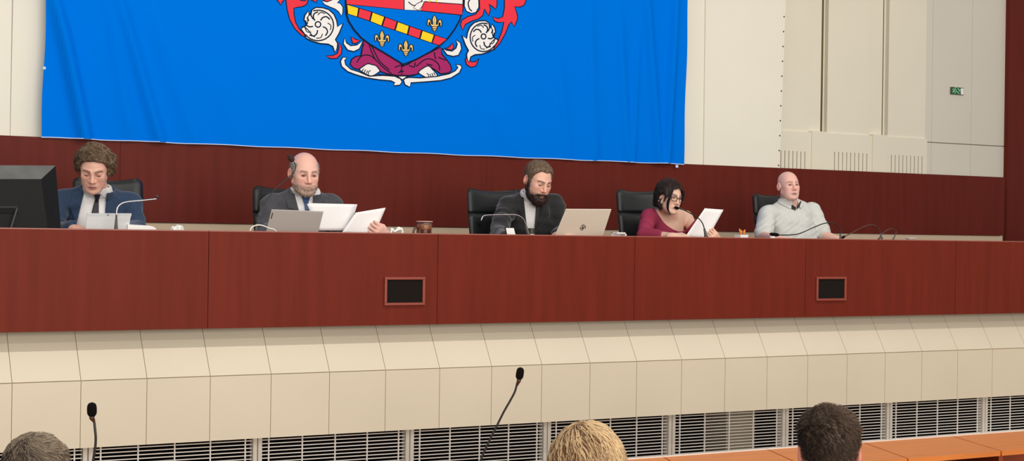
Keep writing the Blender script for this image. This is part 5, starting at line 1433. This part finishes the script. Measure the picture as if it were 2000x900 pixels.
for k in range(7):
    a = 2*math.pi*k/7; m.tube([(p.x + r*0.98*math.cos(a), p.y + r*0.98*math.sin(a), DESK + hm*0.25), (p.x + r*0.98*math.cos(a), p.y + r*0.98*math.sin(a), DESK + hm*0.62)], 0.0035, 6)
m.build('painted_band', band_m, t, smooth=True)
m = MB(); m.tube([(p.x + r*1.03*math.cos(2*math.pi*k/28), p.y + r*1.03*math.sin(2*math.pi*k/28), zt_m - 0.003) for k in range(29)], 0.0032, 8); m.build('rim', rim_m, t, smooth=True)  # paler ring, the rim's highlight put into its colour
hx = [Vector((p.x - r*0.9 - q[0], p.y - 0.004, DESK + q[1])) for q in ((0.0, hm*0.66), (0.018, hm*0.70), (0.030, hm*0.58), (0.032, hm*0.42), (0.022, hm*0.24), (0.0, hm*0.18))]
m = MB(); m.tube(bez(hx, 6), 0.0062, 8); m.build('handle', mug_m, t, smooth=True)
# paper pile by the tablet
P = [A(x, y, 0.34) for x, y in ((250, 438), (262, 438.8), (280, 439.8), (293, 440.8), (300, 442.6), (305, 446))]
m = MB()
for a, b in zip(P[:-1], P[1:]):
    m.hexa([Vector((a.x, a.y, DESK)), Vector((b.x, b.y, DESK)), Vector((b.x, b.y + 0.2, DESK)), Vector((a.x, a.y + 0.2, DESK))], [a, b, b + Vector((0, 0.2, -0.004)), a + Vector((0, 0.2, -0.004))])
tag(m.build('paper_pile', white_plain), 'thick pile of white paper right of the grey tablet', 'paper pile')
# small white box holding orange sticks
p = A(1448, 460, 0.20); zt_b = at(1448, 458.2, p.y).z
m = MB(); w0, w1 = 0.026, 0.031
m.hexa([(p.x - w0, p.y - w0, DESK), (p.x + w0, p.y - w0, DESK), (p.x + w0, p.y + w0, DESK), (p.x - w0, p.y + w0, DESK)], [(p.x - w1, p.y - w1, zt_b), (p.x + w1, p.y - w1, zt_b), (p.x + w1, p.y + w1, zt_b), (p.x - w1, p.y + w1, zt_b)])
tag(m.build('snack_box', white_plain), 'small white box of orange sticks beside the reading woman', 'box')
om = mat('orange_snack', (226, 138, 62), 0.5, noise=0.2, nscale=40)
for i, (dx, dz, ln_) in enumerate(((-0.026, -0.5, 0.036), (-0.014, 0.3, 0.026), (-0.002, -0.15, 0.026), (0.008, 0.35, 0.030), (0.018, 0.1, 0.030), (-0.010, -0.4, 0.022), (0.012, -0.4, 0.022))):
    m = MB(); m.smooth = True; b_ = Vector((p.x + dx * 0.8, p.y - 0.018 + 0.008 * (i % 3), zt_b + 0.002)); m.tube([b_, b_ + Vector((dz * 0.012, 0, ln_ * 0.7)), b_ + Vector((dz * 0.02, 0, ln_))], [0.0065, 0.006, 0.003], 8)
    tag(m.build('snack_stick', om), 'orange stick poking out of the small white box', 'snack', 'orange sticks in the white box')
# white folded card
p = A(1209, 456, 0.18); zc = at(1209, 453.6, p.y).z; w = 0.034
m = MB(); m.box((p.x - w, p.y - 0.03, zc - 0.008), (p.x + w, p.y + 0.03, zc)); m.box((p.x + w - 0.008, p.y - 0.03, DESK), (p.x + w, p.y + 0.03, zc)); m.box((p.x - w, p.y + 0.022, DESK), (p.x + w, p.y + 0.03, zc))
tag(m.build('folded_card', white_plain), 'small white folded card standing right of the pale silver laptop', 'card')
# phone propped up
Q = pq([(988, 445), (1003.5, 445.4), (1006.5, 457), (990.5, 457)], 0.24); e1 = (Q[3] - Q[0]); e2 = Q[2] - Q[1]
Q[3] = Q[0] + e1 * ((DESK + 0.002 - Q[0].z) / e1.z); Q[2] = Q[1] + e2 * ((DESK + 0.002 - Q[1].z) / e2.z)
cen = sum(Q, Vector()) / 4
t = thing('phone', 'white-faced phone propped upright before the man with the full dark beard', 'phone', (cen.x, cen.y, DESK))
m = MB(); m.slab([v + (v - cen) * 0.10 + Vector((0, 0.002, 0)) for v in Q], (0, 1, 0), 0.008); m.build('case', black_plastic, t)
for v in Q: pass
m = MB(); m.slab(Q, (0, 1, 0), 0.0015); m.build('white_face', white_plain, t)
# small jar
p = A(1037.5, 452, 0.30); zj_ = at(1037.5, 445.5, p.y).z
t = thing('jar', 'small dark-topped jar beside the bent silver microphone base', 'jar', (p.x, p.y, DESK))
m = MB(); m.lathe((p.x, p.y, DESK), [(0.019, 0), (0.021, 0.004), (0.021, (zj_ - DESK) * 0.62), (0.017, (zj_ - DESK) * 0.66)], 18); m.build('jar_body', mat('jar_pale', (206, 198, 186), 0.3), t, smooth=True)
m = MB(); m.lathe((p.x, p.y, DESK + (zj_ - DESK) * 0.64), [(0.020, 0), (0.020, (zj_ - DESK) * 0.34), (0.017, (zj_ - DESK) * 0.36)], 18); m.build('lid', mat('jar_lid', (52, 46, 38), 0.4), t)
# white saucer
p = A(1778, 466, 0.26); zs = at(1778, 464.2, p.y).z
m = MB(); m.lathe((p.x, p.y, DESK), [(0.022, 0), (0.022, zs - DESK - 0.012), (0.036, zs - DESK - 0.003), (0.036, zs - DESK), (0.0, zs - DESK - 0.002)], 22)
tag(m.build('white_cup', white_plain, smooth=False), 'low white cup at the far end of the dais', 'cup')

# ------------------------------------------------------------------ microphones of the audience desks, on desks below the picture
def amic(label, head_c, hw, hh, tilt, neck, depth, desk_label):
    s_ = depth / F
    pts = [atz(x, y, depth) for x, y in neck]; foot = Vector((pts[-1].x, pts[-1].y, 0.75))
    t = thing('microphone', label, 'microphone', foot, 'tall gooseneck microphones of the audience')
    c = atz(*head_c, depth); ax = (u0 * math.cos(tilt) + rc * math.sin(tilt)).normalized(); H = hh * s_ / 2; R_ = hw * s_ / 2
    prof = [(-1, 0.40), (-0.86, 0.72), (-0.6, 0.95), (-0.2, 1.0), (0.3, 0.98), (0.65, 0.88), (0.88, 0.62), (1.0, 0.15)]
    m = MB(); m.tube([c + ax * (H * a) for a, b in prof], [R_ * b for a, b in prof], 20); m.build('windscreen', foam_black, t, smooth=True)
    m = MB(); m.tube([c - ax * H * 0.95, c - ax * H * 1.25, pts[0]], [R_ * 0.62, R_ * 0.52, R_ * 0.30], 14); m.build('ferrule', mat('mic_ferrule', (74, 40, 28), 0.4), t, smooth=True)
    m = MB(); m.tube(bez(pts, 6), R_ * 0.27, 10); m.build('gooseneck', black_neck, t, smooth=True)
    m = MB(); m.lathe(foot, [(0.05, 0), (0.05, 0.018), (0.02, 0.03), (0.012, 0.06)], 20); m.build('base', black_plastic, t)
    dk = thing('desk_section', desk_label, 'desk', (foot.x, foot.y, 0))
    m = MB(); m.box((foot.x - 0.45, foot.y - 0.16, 0.725), (foot.x + 0.45, foot.y + 0.16, 0.749)); m.build('desk_top', desk_orange, dk)
    for sx in (-0.44, 0.41):
        m = MB(); m.box((foot.x + sx, foot.y - 0.15, 0), (foot.x + sx + 0.03, foot.y + 0.15, 0.725)); m.build('side_panel', desk_joint, dk)
amic('black gooseneck microphone beside the grey-haired man at the bottom left', (179.5, 799.5), 19, 28, -0.03, [(184, 823), (185.6, 838), (187, 856), (185.5, 878), (182, 900), (176, 960), (172, 1060), (170, 1138)], 4.7, 'desk below the picture carrying the left microphone')
amic('black gooseneck microphone slanting up in front of the grilles', (1015.5, 729), 15.5, 24, 0.14, [(1009, 753), (1005, 766), (996, 783), (984, 804), (970, 832), (955, 862), (938, 900), (915, 960), (900, 1030), (895, 1105)], 4.9, 'desk below the picture carrying the slanting microphone')
# ------------------------------------------------------------------ light
def strip(y, z, x0, x1, w, power, col, name, tilt=None):
    l = bpy.data.lights.new(name, 'AREA'); l.shape = 'RECTANGLE'; l.size = x1 - x0; l.size_y = w; l.energy = power; l.color = col
    o = bpy.data.objects.new(name, l); COL.objects.link(o); o.location = ((x0 + x1) / 2, y, z)
    aim = Vector((0, D + 0.6 - y, 1.5 - z)).normalized() if tilt is None else Vector(tilt).normalized()
    zx = -aim; xx = Vector((1, 0, 0)); yy = zx.cross(xx)
    o.rotation_euler = Matrix((xx, yy, zx)).transposed().to_euler()
    return o
strip(D - 2.2, 4.6, -3, 10.0, 0.06, 130, (1.0, 0.96, 0.90), 'ceiling_lamp_row')
strip(D - 4.6, 4.4, -3, 10.0, 0.06, 62, (1.0, 0.96, 0.90), 'ceiling_lamp_row')
strip(-6.0, 3.0, -5, 8, 4.0, 960, (1.0, 0.965, 0.91), 'hall_fill_light', (0.12, 1, -0.10))  # added unseen fill, brightens faces, walls and slats from the front
w = bpy.data.worlds.new('hall'); SC.world = w; w.use_nodes = True
w.node_tree.nodes['Background'].inputs['Color'].default_value = (1.0, 0.975, 0.94, 1); w.node_tree.nodes['Background'].inputs['Strength'].default_value = 0.46
SC.view_settings.view_transform = 'Standard'; SC.view_settings.look = 'None'; SC.view_settings.gamma = 1.0; SC.view_settings.exposure = 0.0; SC.view_settings.use_curve_mapping = False
